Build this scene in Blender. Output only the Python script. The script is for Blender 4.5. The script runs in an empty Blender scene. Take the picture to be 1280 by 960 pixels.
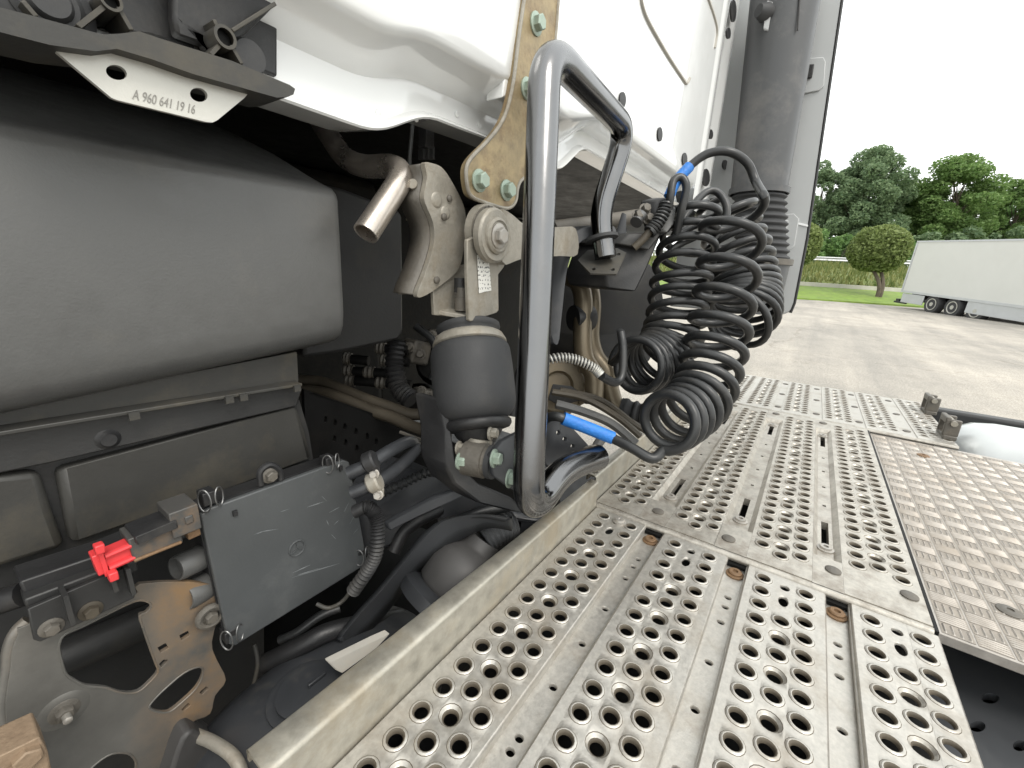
import bpy, bmesh, math, random
import numpy as np
from mathutils import Vector, Matrix, noise
from mathutils.geometry import tessellate_polygon
random.seed(7)
S = bpy.context.scene
COL = S.collection
R = math.radians
CAMH = 1.42                       # camera height above the ground under the truck
# ------------------------------------------------------------------ camera
FPX, YAW, PIT, ROL = 528.5, R(34.55), R(15.0), R(3.09)
cy, sy, cp, sp = math.cos(YAW), math.sin(YAW), math.cos(PIT), math.sin(PIT)
fw = Vector((cy*cp, sy*cp, -sp)); r0 = Vector((sy, -cy, 0)); u0 = r0.cross(fw)
rt = math.cos(ROL)*r0 + math.sin(ROL)*u0
up = -math.sin(ROL)*r0 + math.cos(ROL)*u0
cam = bpy.data.cameras.new('camera'); camo = bpy.data.objects.new('camera', cam); COL.objects.link(camo)
cam.sensor_width = 36; cam.lens = FPX/1280*36; cam.clip_start = .01; cam.clip_end = 2000
camo.matrix_world = Matrix.Translation((0, 0, CAMH)) @ Matrix((rt, up, -fw)).transposed().to_4x4()
S.camera = camo
# ------------------------------------------------------------------ world, sun, exposure
wd = bpy.data.worlds.new('World'); S.world = wd; wd.use_nodes = True
nt = wd.node_tree; nt.nodes.clear()
SUN_EL, SUN_AZ = R(52), R(-112)   # azimuth of the sun measured from +X: behind the cab, over the deck
sky = nt.nodes.new('ShaderNodeTexSky'); sky.sky_type = 'NISHITA'; sky.sun_disc = False
sky.sun_elevation = SUN_EL; sky.sun_rotation = math.pi/2 - SUN_AZ; sky.air_density = 2.0; sky.dust_density = 6.0
mx = nt.nodes.new('ShaderNodeMix'); mx.data_type = 'RGBA'; mx.inputs[0].default_value = .88
nt.links.new(sky.outputs[0], mx.inputs[6]); mx.inputs[7].default_value = (13.6, 13.9, 13.7, 1)   # thin white overcast
bg = nt.nodes.new('ShaderNodeBackground'); bg.inputs[1].default_value = .12
out = nt.nodes.new('ShaderNodeOutputWorld')
nt.links.new(mx.outputs[2], bg.inputs[0]); nt.links.new(bg.outputs[0], out.inputs[0])
sl = bpy.data.lights.new('sun', 'SUN'); sl.energy = 1.3; sl.angle = R(24); sl.color = (1, .96, .9)
so = bpy.data.objects.new('sun', sl); COL.objects.link(so)
sd = Vector((math.cos(SUN_EL)*math.cos(SUN_AZ), math.cos(SUN_EL)*math.sin(SUN_AZ), math.sin(SUN_EL)))
so.rotation_euler = sd.to_track_quat('Z', 'Y').to_euler(); so.location = (0, -6, 9)
S.view_settings.view_transform = 'Standard'; S.view_settings.look = 'None'
S.view_settings.exposure = .42; S.view_settings.gamma = 1

# ------------------------------------------------------------------ sight lines onto known planes (x across the truck, y to the cab front, z up)
def ray(px, py): return rt*((px-640)/FPX) - up*((py-480)/FPX) + fw
O = Vector((0, 0, CAMH))
def PY(px, py, y): d = ray(px, py); return O + d*(y/d.y)
def PX(px, py, x): d = ray(px, py); return O + d*(x/d.x)
def PZ(px, py, z): d = ray(px, py); return O + d*((z-CAMH)/d.z)
def PD(px, py, D): return O + ray(px, py)*D
def V(x, y, z): return Vector((x, y, z+CAMH))      # z relative to the camera height
DECK = CAMH-.42

# ------------------------------------------------------------------ materials
def mat(name, col, rough=.5, metal=0., var=.12, vscale=18., dirt=None, damt=0., dscale=6., bump=.0, bscale=300., coat=0., spec=.5, stretch=None, grad=None):
    m = bpy.data.materials.new(name); m.use_nodes = True
    n = m.node_tree.nodes; l = m.node_tree.links; b = n['Principled BSDF']
    tc = n.new('ShaderNodeTexCoord'); src = tc.outputs['Object']
    if stretch:
        mp = n.new('ShaderNodeMapping'); mp.inputs['Scale'].default_value = stretch; l.new(src, mp.inputs[0]); src = mp.outputs[0]
    no = n.new('ShaderNodeTexNoise'); no.inputs['Scale'].default_value = vscale; no.inputs['Detail'].default_value = 6; no.inputs['Roughness'].default_value = .65
    l.new(src, no.inputs['Vector'])
    rp = n.new('ShaderNodeMapRange'); rp.inputs[1].default_value = .3; rp.inputs[2].default_value = .7
    rp.inputs[3].default_value = 1-var; rp.inputs[4].default_value = 1+var; l.new(no.outputs[0], rp.inputs[0])
    mu = n.new('ShaderNodeVectorMath'); mu.operation = 'SCALE'; mu.inputs[0].default_value = col; l.new(rp.outputs[0], mu.inputs['Scale'])
    c = mu.outputs[0]
    if dirt:
        d = n.new('ShaderNodeTexNoise'); d.inputs['Scale'].default_value = dscale; d.inputs['Detail'].default_value = 8; d.inputs['Roughness'].default_value = .7
        l.new(src, d.inputs['Vector'])
        r2 = n.new('ShaderNodeMapRange'); r2.inputs[1].default_value = .62-.3*damt; r2.inputs[2].default_value = .8-.3*damt; r2.inputs[4].default_value = min(1, damt*1.3)
        l.new(d.outputs[0], r2.inputs[0])
        if grad:      # the stain keeps to one side of the piece
            sx = n.new('ShaderNodeSeparateXYZ'); l.new(tc.outputs['Object'], sx.inputs[0])
            ad = n.new('ShaderNodeMath'); ad.operation = 'MULTIPLY_ADD'; ad.inputs[1].default_value = .06; l.new(no.outputs[0], ad.inputs[0]); l.new(sx.outputs[0], ad.inputs[2])
            gm = n.new('ShaderNodeMapRange'); gm.inputs[1].default_value = grad[0]; gm.inputs[2].default_value = grad[1]; l.new(ad.outputs[0], gm.inputs[0])
            ml = n.new('ShaderNodeMath'); ml.operation = 'MULTIPLY'; l.new(r2.outputs[0], ml.inputs[0]); l.new(gm.outputs[0], ml.inputs[1]); r2 = ml
        mi = n.new('ShaderNodeMix'); mi.data_type = 'RGBA'; l.new(r2.outputs[0], mi.inputs[0]); l.new(c, mi.inputs[6]); mi.inputs[7].default_value = (*dirt, 1)
        c = mi.outputs[2]
        if metal > 0:
            mm = n.new('ShaderNodeMapRange'); mm.inputs[3].default_value = metal; mm.inputs[4].default_value = metal*.3; l.new(r2.outputs[0], mm.inputs[0]); l.new(mm.outputs[0], b.inputs['Metallic'])
    l.new(c, b.inputs['Base Color'])
    if not (dirt and metal > 0): b.inputs['Metallic'].default_value = metal
    rr = n.new('ShaderNodeMapRange'); rr.inputs[1].default_value = .3; rr.inputs[2].default_value = .7; rr.inputs[3].default_value = max(.03, rough-.1); rr.inputs[4].default_value = min(1, rough+.1)
    l.new(no.outputs[0], rr.inputs[0]); l.new(rr.outputs[0], b.inputs['Roughness'])
    b.inputs['Coat Weight'].default_value = coat; b.inputs['Specular IOR Level'].default_value = spec
    if bump:
        bn = n.new('ShaderNodeTexNoise'); bn.inputs['Scale'].default_value = bscale; bn.inputs['Detail'].default_value = 4; l.new(tc.outputs['Object'], bn.inputs['Vector'])
        bu = n.new('ShaderNodeBump'); bu.inputs['Strength'].default_value = bump; bu.inputs['Distance'].default_value = .002; l.new(bn.outputs[0], bu.inputs['Height']); l.new(bu.outputs[0], b.inputs['Normal'])
    return m
M = {}
M['white'] = mat('white_paint', (.77, .78, .775), .14, 0, .03, 5, (.55, .53, .48), .14, 9, coat=1.)
M['seam'] = mat('seam_sealer', (.36, .34, .30), .6)  # taupe tone painted for the shade in the panel's pressed grooves
M['fairing'] = mat('grey_fairing_paint', (.43, .44, .44), .38, 0, .04, 4, coat=.2)
M['plastic'] = mat('black_plastic', (.017, .017, .018), .5, 0, .2, 20, (.075, .068, .058), .3, 9, bump=.15)
M['cover'] = mat('charcoal_cover_plastic', (.088, .088, .086), .40, 0, .07, 40, (.14, .132, .115), .2, 14, bump=.12, bscale=500)
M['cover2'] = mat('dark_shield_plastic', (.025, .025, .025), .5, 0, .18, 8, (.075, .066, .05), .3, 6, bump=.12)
M['shield2'] = mat('satin_dark_guard', (.062, .065, .07), .36, .2, .1, 10, (.1, .095, .085), .25, 10)
M['shield'] = mat('dusty_shield_plastic', (.035, .034, .031), .55, 0, .2, 8, (.11, .092, .06), .38, 6, bump=.1)
M['lid'] = mat('slate_lid_plastic', (.066, .070, .072), .42, 0, .1, 8, (.14, .142, .14), .28, 12, bump=.06)
M['black'] = mat('black_underbody_paint', (.008, .008, .008), .5, 0, .3, 15, (.02, .018, .016), .3, 8, bump=.2, spec=.15)
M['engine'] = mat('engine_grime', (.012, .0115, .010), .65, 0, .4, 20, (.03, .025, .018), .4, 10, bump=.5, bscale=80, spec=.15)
M['rubber'] = mat('bellows_rubber', (.036, .037, .039), .68, 0, .12, 20, (.075, .07, .063), .3, 8, bump=.1)
M['hose'] = mat('hose_rubber', (.022, .023, .024), .36, 0, .15, 30, (.075, .07, .062), .3, 14, bump=.05)
M['bar'] = mat('grey_tube_steel', (.175, .176, .18), .2, 1., .08, 8, (.16, .145, .13), .18, 14, bump=.02)
M['bardark'] = mat('black_tube_paint', (.05, .052, .056), .28, 0, .1, 10, (.1, .095, .09), .2, 12)
M['alu'] = mat('aluminium_tread', (.45, .43, .392), .38, .62, .15, 150, (.23, .19, .14), .42, 12, bump=.12, bscale=400)
M['alu2'] = mat('worn_aluminium_tread', (.43, .405, .36), .38, .6, .2, 120, (.15, .12, .09), .48, 20, bump=.15, bscale=400)
M['rail'] = mat('angle_rail_aluminium', (.37, .35, .30), .40, .5, .22, 50, (.25, .20, .125), .46, 12, bump=.1, bscale=350)
M['checker'] = mat('checker_plate_aluminium', (.40, .37, .335), .40, .52, .18, 60, (.25, .205, .155), .46, 8, bump=.1)
M['steel'] = mat('stainless_pipe', (.52, .47, .42), .3, .85, .1, 20, (.33, .26, .19), .3, 22, bump=.03)
M['cast'] = mat('cast_metal', (.30, .28, .24), .5, .3, .2, 25, (.17, .135, .09), .45, 22, bump=.35, bscale=220)
M['castdk'] = mat('grimy_cast_metal', (.12, .11, .095), .55, .2, .2, 20, (.1, .08, .055), .4, 15, bump=.4, bscale=200)
M['rustplate'] = mat('rust_bloomed_plate', (.30, .235, .135), .45, .5, .32, 30, (.13, .08, .04), .5, 26, bump=.35, bscale=180)
M['stamp'] = mat('stamped_steel', (.155, .15, .138), .38, .35, .22, 12, (.235, .15, .08), .72, 6, bump=.1, grad=(.02, .075))
M['stampplain'] = mat('plain_stamped_steel', (.155, .15, .138), .38, .35, .22, 12)
M['rustblock'] = mat('tan_rusted_block', (.25, .18, .12), .6, .15, .15, 160, (.17, .11, .07), .35, 90, bump=.3)
M['tab'] = mat('pale_pressed_steel', (.52, .51, .47), .4, .3, .08, 15, (.4, .37, .3), .2, 12, bump=.1)
M['stampmark'] = mat('stamped_mark', (.25, .24, .22), .5, .2)
M['zinc'] = mat('green_zinc_bolt', (.30, .37, .31), .45, .4, .12, 40, (.36, .33, .26), .3, 60)
M['zincg'] = mat('grey_zinc_bolt', (.38, .36, .33), .42, .5, .15, 40, (.3, .24, .17), .35, 60)
M['rust'] = mat('rusty_bolt', (.19, .115, .06), .65, .2, .3, 60, (.10, .06, .035), .45, 50, bump=.4)
M['tan'] = mat('tan_cast_housing', (.24, .195, .13), .55, .15, .15, 20, (.13, .1, .06), .35, 12, bump=.2)
M['olive'] = mat('brown_bent_pipe', (.15, .122, .082), .36, .5, .15, 16, (.09, .07, .045), .35, 14, bump=.05)
M['pipebr'] = mat('dusty_brown_pipe', (.062, .052, .038), .55, .1, .2, 20, (.10, .082, .055), .35, 14)
M['blue'] = mat('blue_sleeve', (.02, .17, .55), .5, 0, .2, 60, bump=.5, bscale=250)
M['red'] = mat('red_plug_plastic', (.62, .045, .05), .4, 0, .06, 20)
M['conn'] = mat('grey_connector_plastic', (.06, .058, .055), .5, 0, .15, 20, (.26, .15, .065), .33, 22)
M['wire'] = mat('clip_wire', (.2, .2, .2), .4, .8)
M['tank'] = mat('white_tank_paint', (.52, .54, .54), .25, .2, .05, 5, (.5, .47, .42), .15, 10)
M['duct'] = mat('intake_duct_plastic', (.062, .064, .067), .42, 0, .15, 4, (.17, .16, .15), .35, 5, bump=.05)
M['blade'] = mat('satin_black_bracket', (.036, .038, .042), .38, .1, .1, 12, (.1, .095, .09), .25, 10)
M['dome'] = mat('ribbed_rubber_dome', (.055, .053, .052), .6, 0, .15, 20, (.1, .09, .08), .3, 12)
M['spring'] = mat('white_spring_steel', (.55, .54, .5), .35, .6)
M['whiteplate'] = mat('dirty_white_metal', (.42, .40, .36), .5, 0, .1, 20, (.45, .38, .28), .3, 20)
M['reservoir'] = mat('dusty_black_reservoir', (.034, .036, .040), .45, 0, .15, 12, (.085, .08, .07), .3, 40)
M['bark'] = mat('bark', (.10, .08, .06), .9, 0, .3, 4, bump=.5, bscale=20)
M['tyre'] = mat('tyre_rubber', (.025, .025, .026), .7)
M['rim'] = mat('steel_rim', (.42, .41, .38), .4, .5)
M['trailer'] = mat('silver_grey_box_body', (.50, .50, .475), .45, 0, .03, 1.2, (.42, .41, .38), .2, .5)
M['skirt'] = mat('trailer_skirt', (.42, .43, .44), .4, .2, .05, 2)
M['galv'] = mat('galvanised_rail', (.42, .43, .44), .45, .4, .1, 2)
M['concrete'] = mat('pale_concrete', (.50, .48, .43), .85, 0, .12, 1.5, bump=.2, bscale=20)

def leafmat(name, a, b):
    m = bpy.data.materials.new(name); m.use_nodes = True
    n = m.node_tree.nodes; l = m.node_tree.links; p = n['Principled BSDF']
    g = n.new('ShaderNodeNewGeometry')
    mi = n.new('ShaderNodeMix'); mi.data_type = 'RGBA'; l.new(g.outputs['Random Per Island'], mi.inputs[0])
    mi.inputs[6].default_value = (*a, 1); mi.inputs[7].default_value = (*b, 1)
    l.new(mi.outputs[2], p.inputs['Base Color']); p.inputs['Roughness'].default_value = .55
    p.inputs['Specular IOR Level'].default_value = .3
    tr = n.new('ShaderNodeBsdfTranslucent'); l.new(mi.outputs[2], tr.inputs[0])
    ms = n.new('ShaderNodeMixShader'); ms.inputs[0].default_value = .42
    l.new(p.outputs[0], ms.inputs[1]); l.new(tr.outputs[0], ms.inputs[2]); l.new(ms.outputs[0], n['Material Output'].inputs[0])
    return m
M['grime'] = mat('packed_grime', (.085, .07, .05), .7, 0, .25, 60)  # dirt plus crevice shade, painted on the deck hole rims
M['grime2'] = mat('light_grime', (.27, .24, .205), .6, .2, .25, 40)  # dirt between tread bars, also standing in for their shaded sides
M['leafdk'] = leafmat('dark_leaves', (.12, .19, .10), (.24, .32, .17))
M['leaf'] = leafmat('green_leaves', (.10, .19, .06), (.20, .31, .11))
M['leafpale'] = leafmat('pale_leaves', (.11, .20, .055), (.22, .32, .11))
M['topiary'] = leafmat('topiary_leaves', (.11, .155, .045), (.29, .35, .13))
M['tallgrass'] = leafmat('tall_grass', (.09, .14, .035), (.27, .27, .10))
M['lawn'] = mat('lawn_grass', (.14, .215, .03), .8, 0, .35, 2.2, (.23, .24, .07), .35, .8, bump=.8, bscale=25)
M['bank'] = mat('bank_soil_grass', (.12, .15, .045), .9, 0, .35, 1.2, (.24, .22, .09), .4, .5, bump=.8, bscale=8)

def asphalt():
    m = bpy.data.materials.new('worn_asphalt'); m.use_nodes = True
    n = m.node_tree.nodes; l = m.node_tree.links; b = n['Principled BSDF']
    tc = n.new('ShaderNodeTexCoord')
    def nz(s, d=6, st=None):
        o = n.new('ShaderNodeTexNoise'); o.inputs['Scale'].default_value = s; o.inputs['Detail'].default_value = d; o.inputs['Roughness'].default_value = .7
        if st:
            mp = n.new('ShaderNodeMapping'); mp.inputs['Scale'].default_value = st; mp.inputs['Rotation'].default_value = (0, 0, R(-35)); l.new(tc.outputs['Object'], mp.inputs[0]); l.new(mp.outputs[0], o.inputs[0])
        else: l.new(tc.outputs['Object'], o.inputs[0])
        return o.outputs[0]
    def ramp(f, a, c, lo=.35, hi=.65):
        rp = n.new('ShaderNodeValToRGB'); rp.color_ramp.elements[0].position = lo; rp.color_ramp.elements[1].position = hi
        rp.color_ramp.elements[0].color = (*a, 1); rp.color_ramp.elements[1].color = (*c, 1); l.new(f, rp.inputs[0]); return rp.outputs[0]
    base = ramp(nz(60, 3), (.23, .215, .19), (.43, .405, .365))
    big = ramp(nz(.35), (.75, .75, .75), (1.12, 1.1, 1.08))
    stk = ramp(nz(.5, 5, (.12, 1.6, 1)), (.8, .8, .8), (1.15, 1.13, 1.1))
    mu = n.new('ShaderNodeMix'); mu.data_type = 'RGBA'; mu.blend_type = 'MULTIPLY'; mu.inputs[0].default_value = 1; l.new(base, mu.inputs[6]); l.new(big, mu.inputs[7])
    m2 = n.new('ShaderNodeMix'); m2.data_type = 'RGBA'; m2.blend_type = 'MULTIPLY'; m2.inputs[0].default_value = 1; l.new(mu.outputs[2], m2.inputs[6]); l.new(stk, m2.inputs[7])
    vo = n.new('ShaderNodeTexVoronoi'); vo.feature = 'DISTANCE_TO_EDGE'; vo.inputs['Scale'].default_value = .22
    ds = n.new('ShaderNodeTexNoise'); ds.inputs['Scale'].default_value = 1.2; ds.inputs['Detail'].default_value = 5; l.new(tc.outputs['Object'], ds.inputs[0])
    ad = n.new('ShaderNodeVectorMath'); ad.operation = 'MULTIPLY_ADD'; ad.inputs[1].default_value = (1.3, 1.3, 0); l.new(ds.outputs[1], ad.inputs[0]); l.new(tc.outputs['Object'], ad.inputs[2]); l.new(ad.outputs[0], vo.inputs[0])
    m3 = n.new('ShaderNodeMix'); m3.data_type = 'RGBA'; m3.blend_type = 'MULTIPLY'; m3.inputs[0].default_value = 1; l.new(m2.outputs[2], m3.inputs[6]); l.new(ramp(vo.outputs[0], (.74, .72, .7), (1, 1, 1), .0, .005), m3.inputs[7])
    m4 = n.new('ShaderNodeMix'); m4.data_type = 'RGBA'; m4.blend_type = 'MULTIPLY'; m4.inputs[0].default_value = 1; l.new(m3.outputs[2], m4.inputs[6]); l.new(ramp(nz(.9, 8), (.78, .77, .75), (1, 1, 1), .30, .42), m4.inputs[7]); m2 = m4
    l.new(m2.outputs[2], b.inputs['Base Color']); b.inputs['Roughness'].default_value = .85
    bu = n.new('ShaderNodeBump'); bu.inputs['Strength'].default_value = .5; bu.inputs['Distance'].default_value = .01; l.new(nz(120, 3), bu.inputs['Height']); l.new(bu.outputs[0], b.inputs['Normal'])
    return m
M['asphalt'] = asphalt()
def sticker():
    m = bpy.data.materials.new('printed_sticker'); m.use_nodes = True
    n = m.node_tree.nodes; l = m.node_tree.links; b = n['Principled BSDF']
    tc = n.new('ShaderNodeTexCoord'); mp = n.new('ShaderNodeMapping'); mp.inputs['Scale'].default_value = (250, 250, 190); l.new(tc.outputs['Object'], mp.inputs[0])
    no = n.new('ShaderNodeTexNoise'); no.inputs['Scale'].default_value = 1.6; no.inputs['Detail'].default_value = 0; l.new(mp.outputs[0], no.inputs[0])
    wv = n.new('ShaderNodeTexWave'); wv.bands_direction = 'Z'; wv.inputs['Scale'].default_value = 55; l.new(tc.outputs['Object'], wv.inputs[0])
    a = n.new('ShaderNodeMath'); a.operation = 'GREATER_THAN'; a.inputs[1].default_value = .57; l.new(no.outputs[0], a.inputs[0])
    w = n.new('ShaderNodeMath'); w.operation = 'GREATER_THAN'; w.inputs[1].default_value = .5; l.new(wv.outputs[1], w.inputs[0])
    p = n.new('ShaderNodeMath'); p.operation = 'MULTIPLY'; l.new(a.outputs[0], p.inputs[0]); l.new(w.outputs[0], p.inputs[1])
    mi = n.new('ShaderNodeMix'); mi.data_type = 'RGBA'; l.new(p.outputs[0], mi.inputs[0]); mi.inputs[6].default_value = (.7, .69, .65, 1); mi.inputs[7].default_value = (.12, .12, .12, 1)
    l.new(mi.outputs[2], b.inputs['Base Color']); b.inputs['Roughness'].default_value = .45
    return m
M['sticker'] = sticker()

# ------------------------------------------------------------------ mesh building
def frames(pts):
    n = len(pts); T = []
    for i in range(n):
        a = pts[max(0, i-1)]; b = pts[min(n-1, i+1)]; t = (b-a)
        T.append(t.normalized() if t.length > 1e-9 else Vector((0, 0, 1)))
    ref = Vector((0, 0, 1)) if abs(T[0].z) < .9 else Vector((1, 0, 0))
    N = [(ref - T[0]*ref.dot(T[0])).normalized()]
    for i in range(1, n):
        v = N[-1] - T[i]*N[-1].dot(T[i])
        N.append(v.normalized() if v.length > 1e-6 else N[-1])
    return T, N
def smooth(pts, n=8, closed=False):
    P = [Vector(p) for p in pts]; o = []; m = len(P)
    rng = range(m) if closed else range(m-1)
    for i in rng:
        if closed: a, b, c, d = P[(i-1) % m], P[i], P[(i+1) % m], P[(i+2) % m]
        else: a, b, c, d = P[max(0, i-1)], P[i], P[i+1], P[min(m-1, i+2)]
        for k in range(n):
            t = k/n
            o.append(.5*((2*b) + (c-a)*t + (2*a-5*b+4*c-d)*t*t + (3*b-a-3*c+d)*t*t*t))
    if not closed: o.append(P[-1])
    return o
def fillet(pts, r, n=6):
    P = [Vector(p) for p in pts]; o = [P[0]]
    for i in range(1, len(P)-1):
        a = (P[i-1]-P[i]); b = (P[i+1]-P[i]); rr = min(r, a.length*.49, b.length*.49)
        A = P[i]+a.normalized()*rr; B = P[i]+b.normalized()*rr
        for k in range(n+1):
            t = k/n; o.append(A*(1-t)**2 + P[i]*2*t*(1-t) + B*t*t)
    o.append(P[-1]); return o
class G:
    def __init__(s): s.b = bmesh.new()
    def face(s, vs):
        try: return s.b.faces.new(vs)
        except ValueError: return None
    def box(s, c, size, rot=None):
        c = Vector(c); h = Vector(size)/2; rot = rot or Matrix.Identity(3)
        v = [s.b.verts.new(c + rot @ Vector((x*h.x, y*h.y, z*h.z))) for x in (-1, 1) for y in (-1, 1) for z in (-1, 1)]
        for f in ((0, 1, 3, 2), (4, 6, 7, 5), (0, 4, 5, 1), (2, 3, 7, 6), (0, 2, 6, 4), (1, 5, 7, 3)): s.face([v[i] for i in f])
        return s
    def bx(s, x0, x1, y0, y1, z0, z1): return s.box(((x0+x1)/2, (y0+y1)/2, (z0+z1)/2+CAMH), (abs(x1-x0), abs(y1-y0), abs(z1-z0)))
    def tube(s, pts, r, seg=12, caps=True, closed=False, inner=0):
        pts = [Vector(p) for p in pts]; T, N = frames(pts); rs = r if isinstance(r, (list, tuple)) else [r]*len(pts)
        rings = []
        for p, t, nn, q in zip(pts, T, N, rs):
            bb = t.cross(nn); rings.append([s.b.verts.new(p + (nn*math.cos(a)+bb*math.sin(a))*q) for a in [2*math.pi*k/seg for k in range(seg)]])
        for i in range(len(rings)-1):
            for k in range(seg): s.face((rings[i][k], rings[i][(k+1) % seg], rings[i+1][(k+1) % seg], rings[i+1][k]))
        if closed:
            for k in range(seg): s.face((rings[-1][k], rings[-1][(k+1) % seg], rings[0][(k+1) % seg], rings[0][k]))
        elif inner:
            p, t, nn = pts[-1], T[-1], N[-1]; bb = t.cross(nn); prev = rings[-1]
            for q, dd in ((inner, 0), (inner, -.03)):
                ring = [s.b.verts.new(p+t*dd+(nn*math.cos(a)+bb*math.sin(a))*q) for a in [2*math.pi*k/seg for k in range(seg)]]
                for k in range(seg): s.face((prev[k], prev[(k+1) % seg], ring[(k+1) % seg], ring[k]))
                prev = ring
            s.face(prev); s.face(rings[0][::-1])
        elif caps: s.face(rings[0][::-1]); s.face(rings[-1])
        return s
    def lathe(s, A, B, prof, seg=32, caps=True):
        """prof: (distance along A->B as a fraction, radius)"""
        A, B = Vector(A), Vector(B); t = (B-A); L = t.length; t.normalize()
        ref = Vector((0, 0, 1)) if abs(t.z) < .9 else Vector((1, 0, 0)); n = (ref-t*ref.dot(t)).normalized(); bb = t.cross(n)
        rings = [[s.b.verts.new(A+t*(f*L)+(n*math.cos(a)+bb*math.sin(a))*max(q, 1e-4)) for a in [2*math.pi*k/seg for k in range(seg)]] for f, q in prof]
        for i in range(len(rings)-1):
            for k in range(seg): s.face((rings[i][k], rings[i][(k+1) % seg], rings[i+1][(k+1) % seg], rings[i+1][k]))
        if caps: s.face(rings[0][::-1]); s.face(rings[-1])
        return s
    def prism(s, outl, ext, holes=()):
        ext = Vector(ext); loops = [[Vector(p) for p in outl]] + [[Vector(p) for p in h] for h in holes]
        tris = tessellate_polygon(loops); allp = [p for lp in loops for p in lp]
        f = [s.b.verts.new(p) for p in allp]; k = [s.b.verts.new(p+ext) for p in allp]
        for t in tris: s.face([f[i] for i in t]); s.face([k[i] for i in reversed(t)])
        o = 0
        for lp in loops:
            m = len(lp)
            for i in range(m): j = (i+1) % m; s.face((f[o+i], f[o+j], k[o+j], k[o+i]))
            o += m
        return s
    def hexa(s, c, ax, r, h, washer=0, wh=.002):
        c = Vector(c); ax = Vector(ax).normalized()
        ref = Vector((.3, .2, 1)) if abs(ax.z) < .9 else Vector((1, .3, 0)); n = (ref-ax*ref.dot(ax)).normalized(); bb = ax.cross(n)
        if washer:
            s.lathe(c, c+ax*wh, [(0, washer), (.7, washer), (1, washer*.9)], 16); c = c+ax*wh
        rings = []
        for d, q in ((0, r), (h*.82, r), (h, r*.84)):
            rings.append([s.b.verts.new(c+ax*d+(n*math.cos(a)+bb*math.sin(a))*q) for a in [math.pi/3*k+.3 for k in range(6)]])
        for i in (0, 1):
            for k in range(6): s.face((rings[i][k], rings[i][(k+1) % 6], rings[i+1][(k+1) % 6], rings[i+1][k]))
        s.face(rings[0][::-1]); s.face(rings[2]); return s
    def torus(s, c, ax, R_, r, seg=24, sub=10):
        c = Vector(c); ax = Vector(ax).normalized(); ref = Vector((0, 0, 1)) if abs(ax.z) < .9 else Vector((1, 0, 0)); n = (ref-ax*ref.dot(ax)).normalized(); bb = ax.cross(n)
        rings = []
        for i in range(seg):
            a = 2*math.pi*i/seg; d = n*math.cos(a)+bb*math.sin(a)
            rings.append([s.b.verts.new(c+d*(R_+r*math.cos(q))+ax*(r*math.sin(q))) for q in [2*math.pi*k/sub for k in range(sub)]])
        for i in range(seg):
            for k in range(sub): s.face((rings[i][k], rings[i][(k+1) % sub], rings[(i+1) % seg][(k+1) % sub], rings[(i+1) % seg][k]))
        return s
    def grid(s, rows):
        vs = [[s.b.verts.new(p) for p in r] for r in rows]
        for i in range(len(vs)-1):
            for j in range(len(vs[0])-1): s.face((vs[i][j], vs[i][j+1], vs[i+1][j+1], vs[i+1][j]))
        return s
    def build(s, name, m, parent=None, bevel=0., ang=38, label=None, fix=True):
        if fix: bmesh.ops.recalc_face_normals(s.b, faces=s.b.faces)
        me = bpy.data.meshes.new(name)
        co = [v.co for v in s.b.verts]
        lo = Vector((min(c.x for c in co), min(c.y for c in co), min(c.z for c in co))); hi = Vector((max(c.x for c in co), max(c.y for c in co), max(c.z for c in co)))
        ctr = (lo+hi)/2
        for v in s.b.verts: v.co -= ctr
        s.b.to_mesh(me); s.b.free()
        return link(name, me, M[m] if isinstance(m, str) else m, ctr, parent, bevel, ang, label)
WORLD = {}
def link(name, me, m, ctr, parent=None, bevel=0., ang=38, label=None):
    o = bpy.data.objects.new(name, me); COL.objects.link(o); me.materials.append(m)
    me.shade_smooth(); me.set_sharp_from_angle(angle=R(ang))
    WORLD[o.name] = Vector(ctr)
    o.location = Vector(ctr) - (WORLD[parent.name] if parent else Vector((0, 0, 0)))
    if parent: o.parent = parent
    if bevel:
        b = o.modifiers.new('bevel', 'BEVEL'); b.width = bevel; b.segments = 2; b.limit_method = 'ANGLE'; b.angle_limit = R(35); b.harden_normals = False
    if label: o['label'] = label
    return o
def thing(name, loc, label, cat, group=None):
    o = bpy.data.objects.new(name, None); o.empty_display_size = .02; COL.objects.link(o); o.location = loc; WORLD[o.name] = Vector(loc)
    tag(o, label, cat, group); return o
def tag(o, label, cat, group=None, kind=None):
    if label: o['label'] = label
    if cat: o['category'] = cat
    if group: o['group'] = group
    if kind: o['kind'] = kind
    return o
def ell(f, cx, cy, rx, ry, n=16, rot=0):
    c, s_ = math.cos(rot), math.sin(rot)
    return [f(cx+rx*math.cos(a)*c-ry*math.sin(a)*s_, cy+rx*math.cos(a)*s_+ry*math.sin(a)*c) for a in [2*math.pi*k/n for k in range(n)]]
def poly(f, pts): return [f(*p) for p in pts]
def sz(c, p): return p*((c-O).dot(fw))/FPX      # metres spanned by p photo pixels at point c
YB = Vector((0, 1, 0)); XB = Vector((1, 0, 0)); ZB = Vector((0, 0, 1)); TOCAM = -YB

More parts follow.
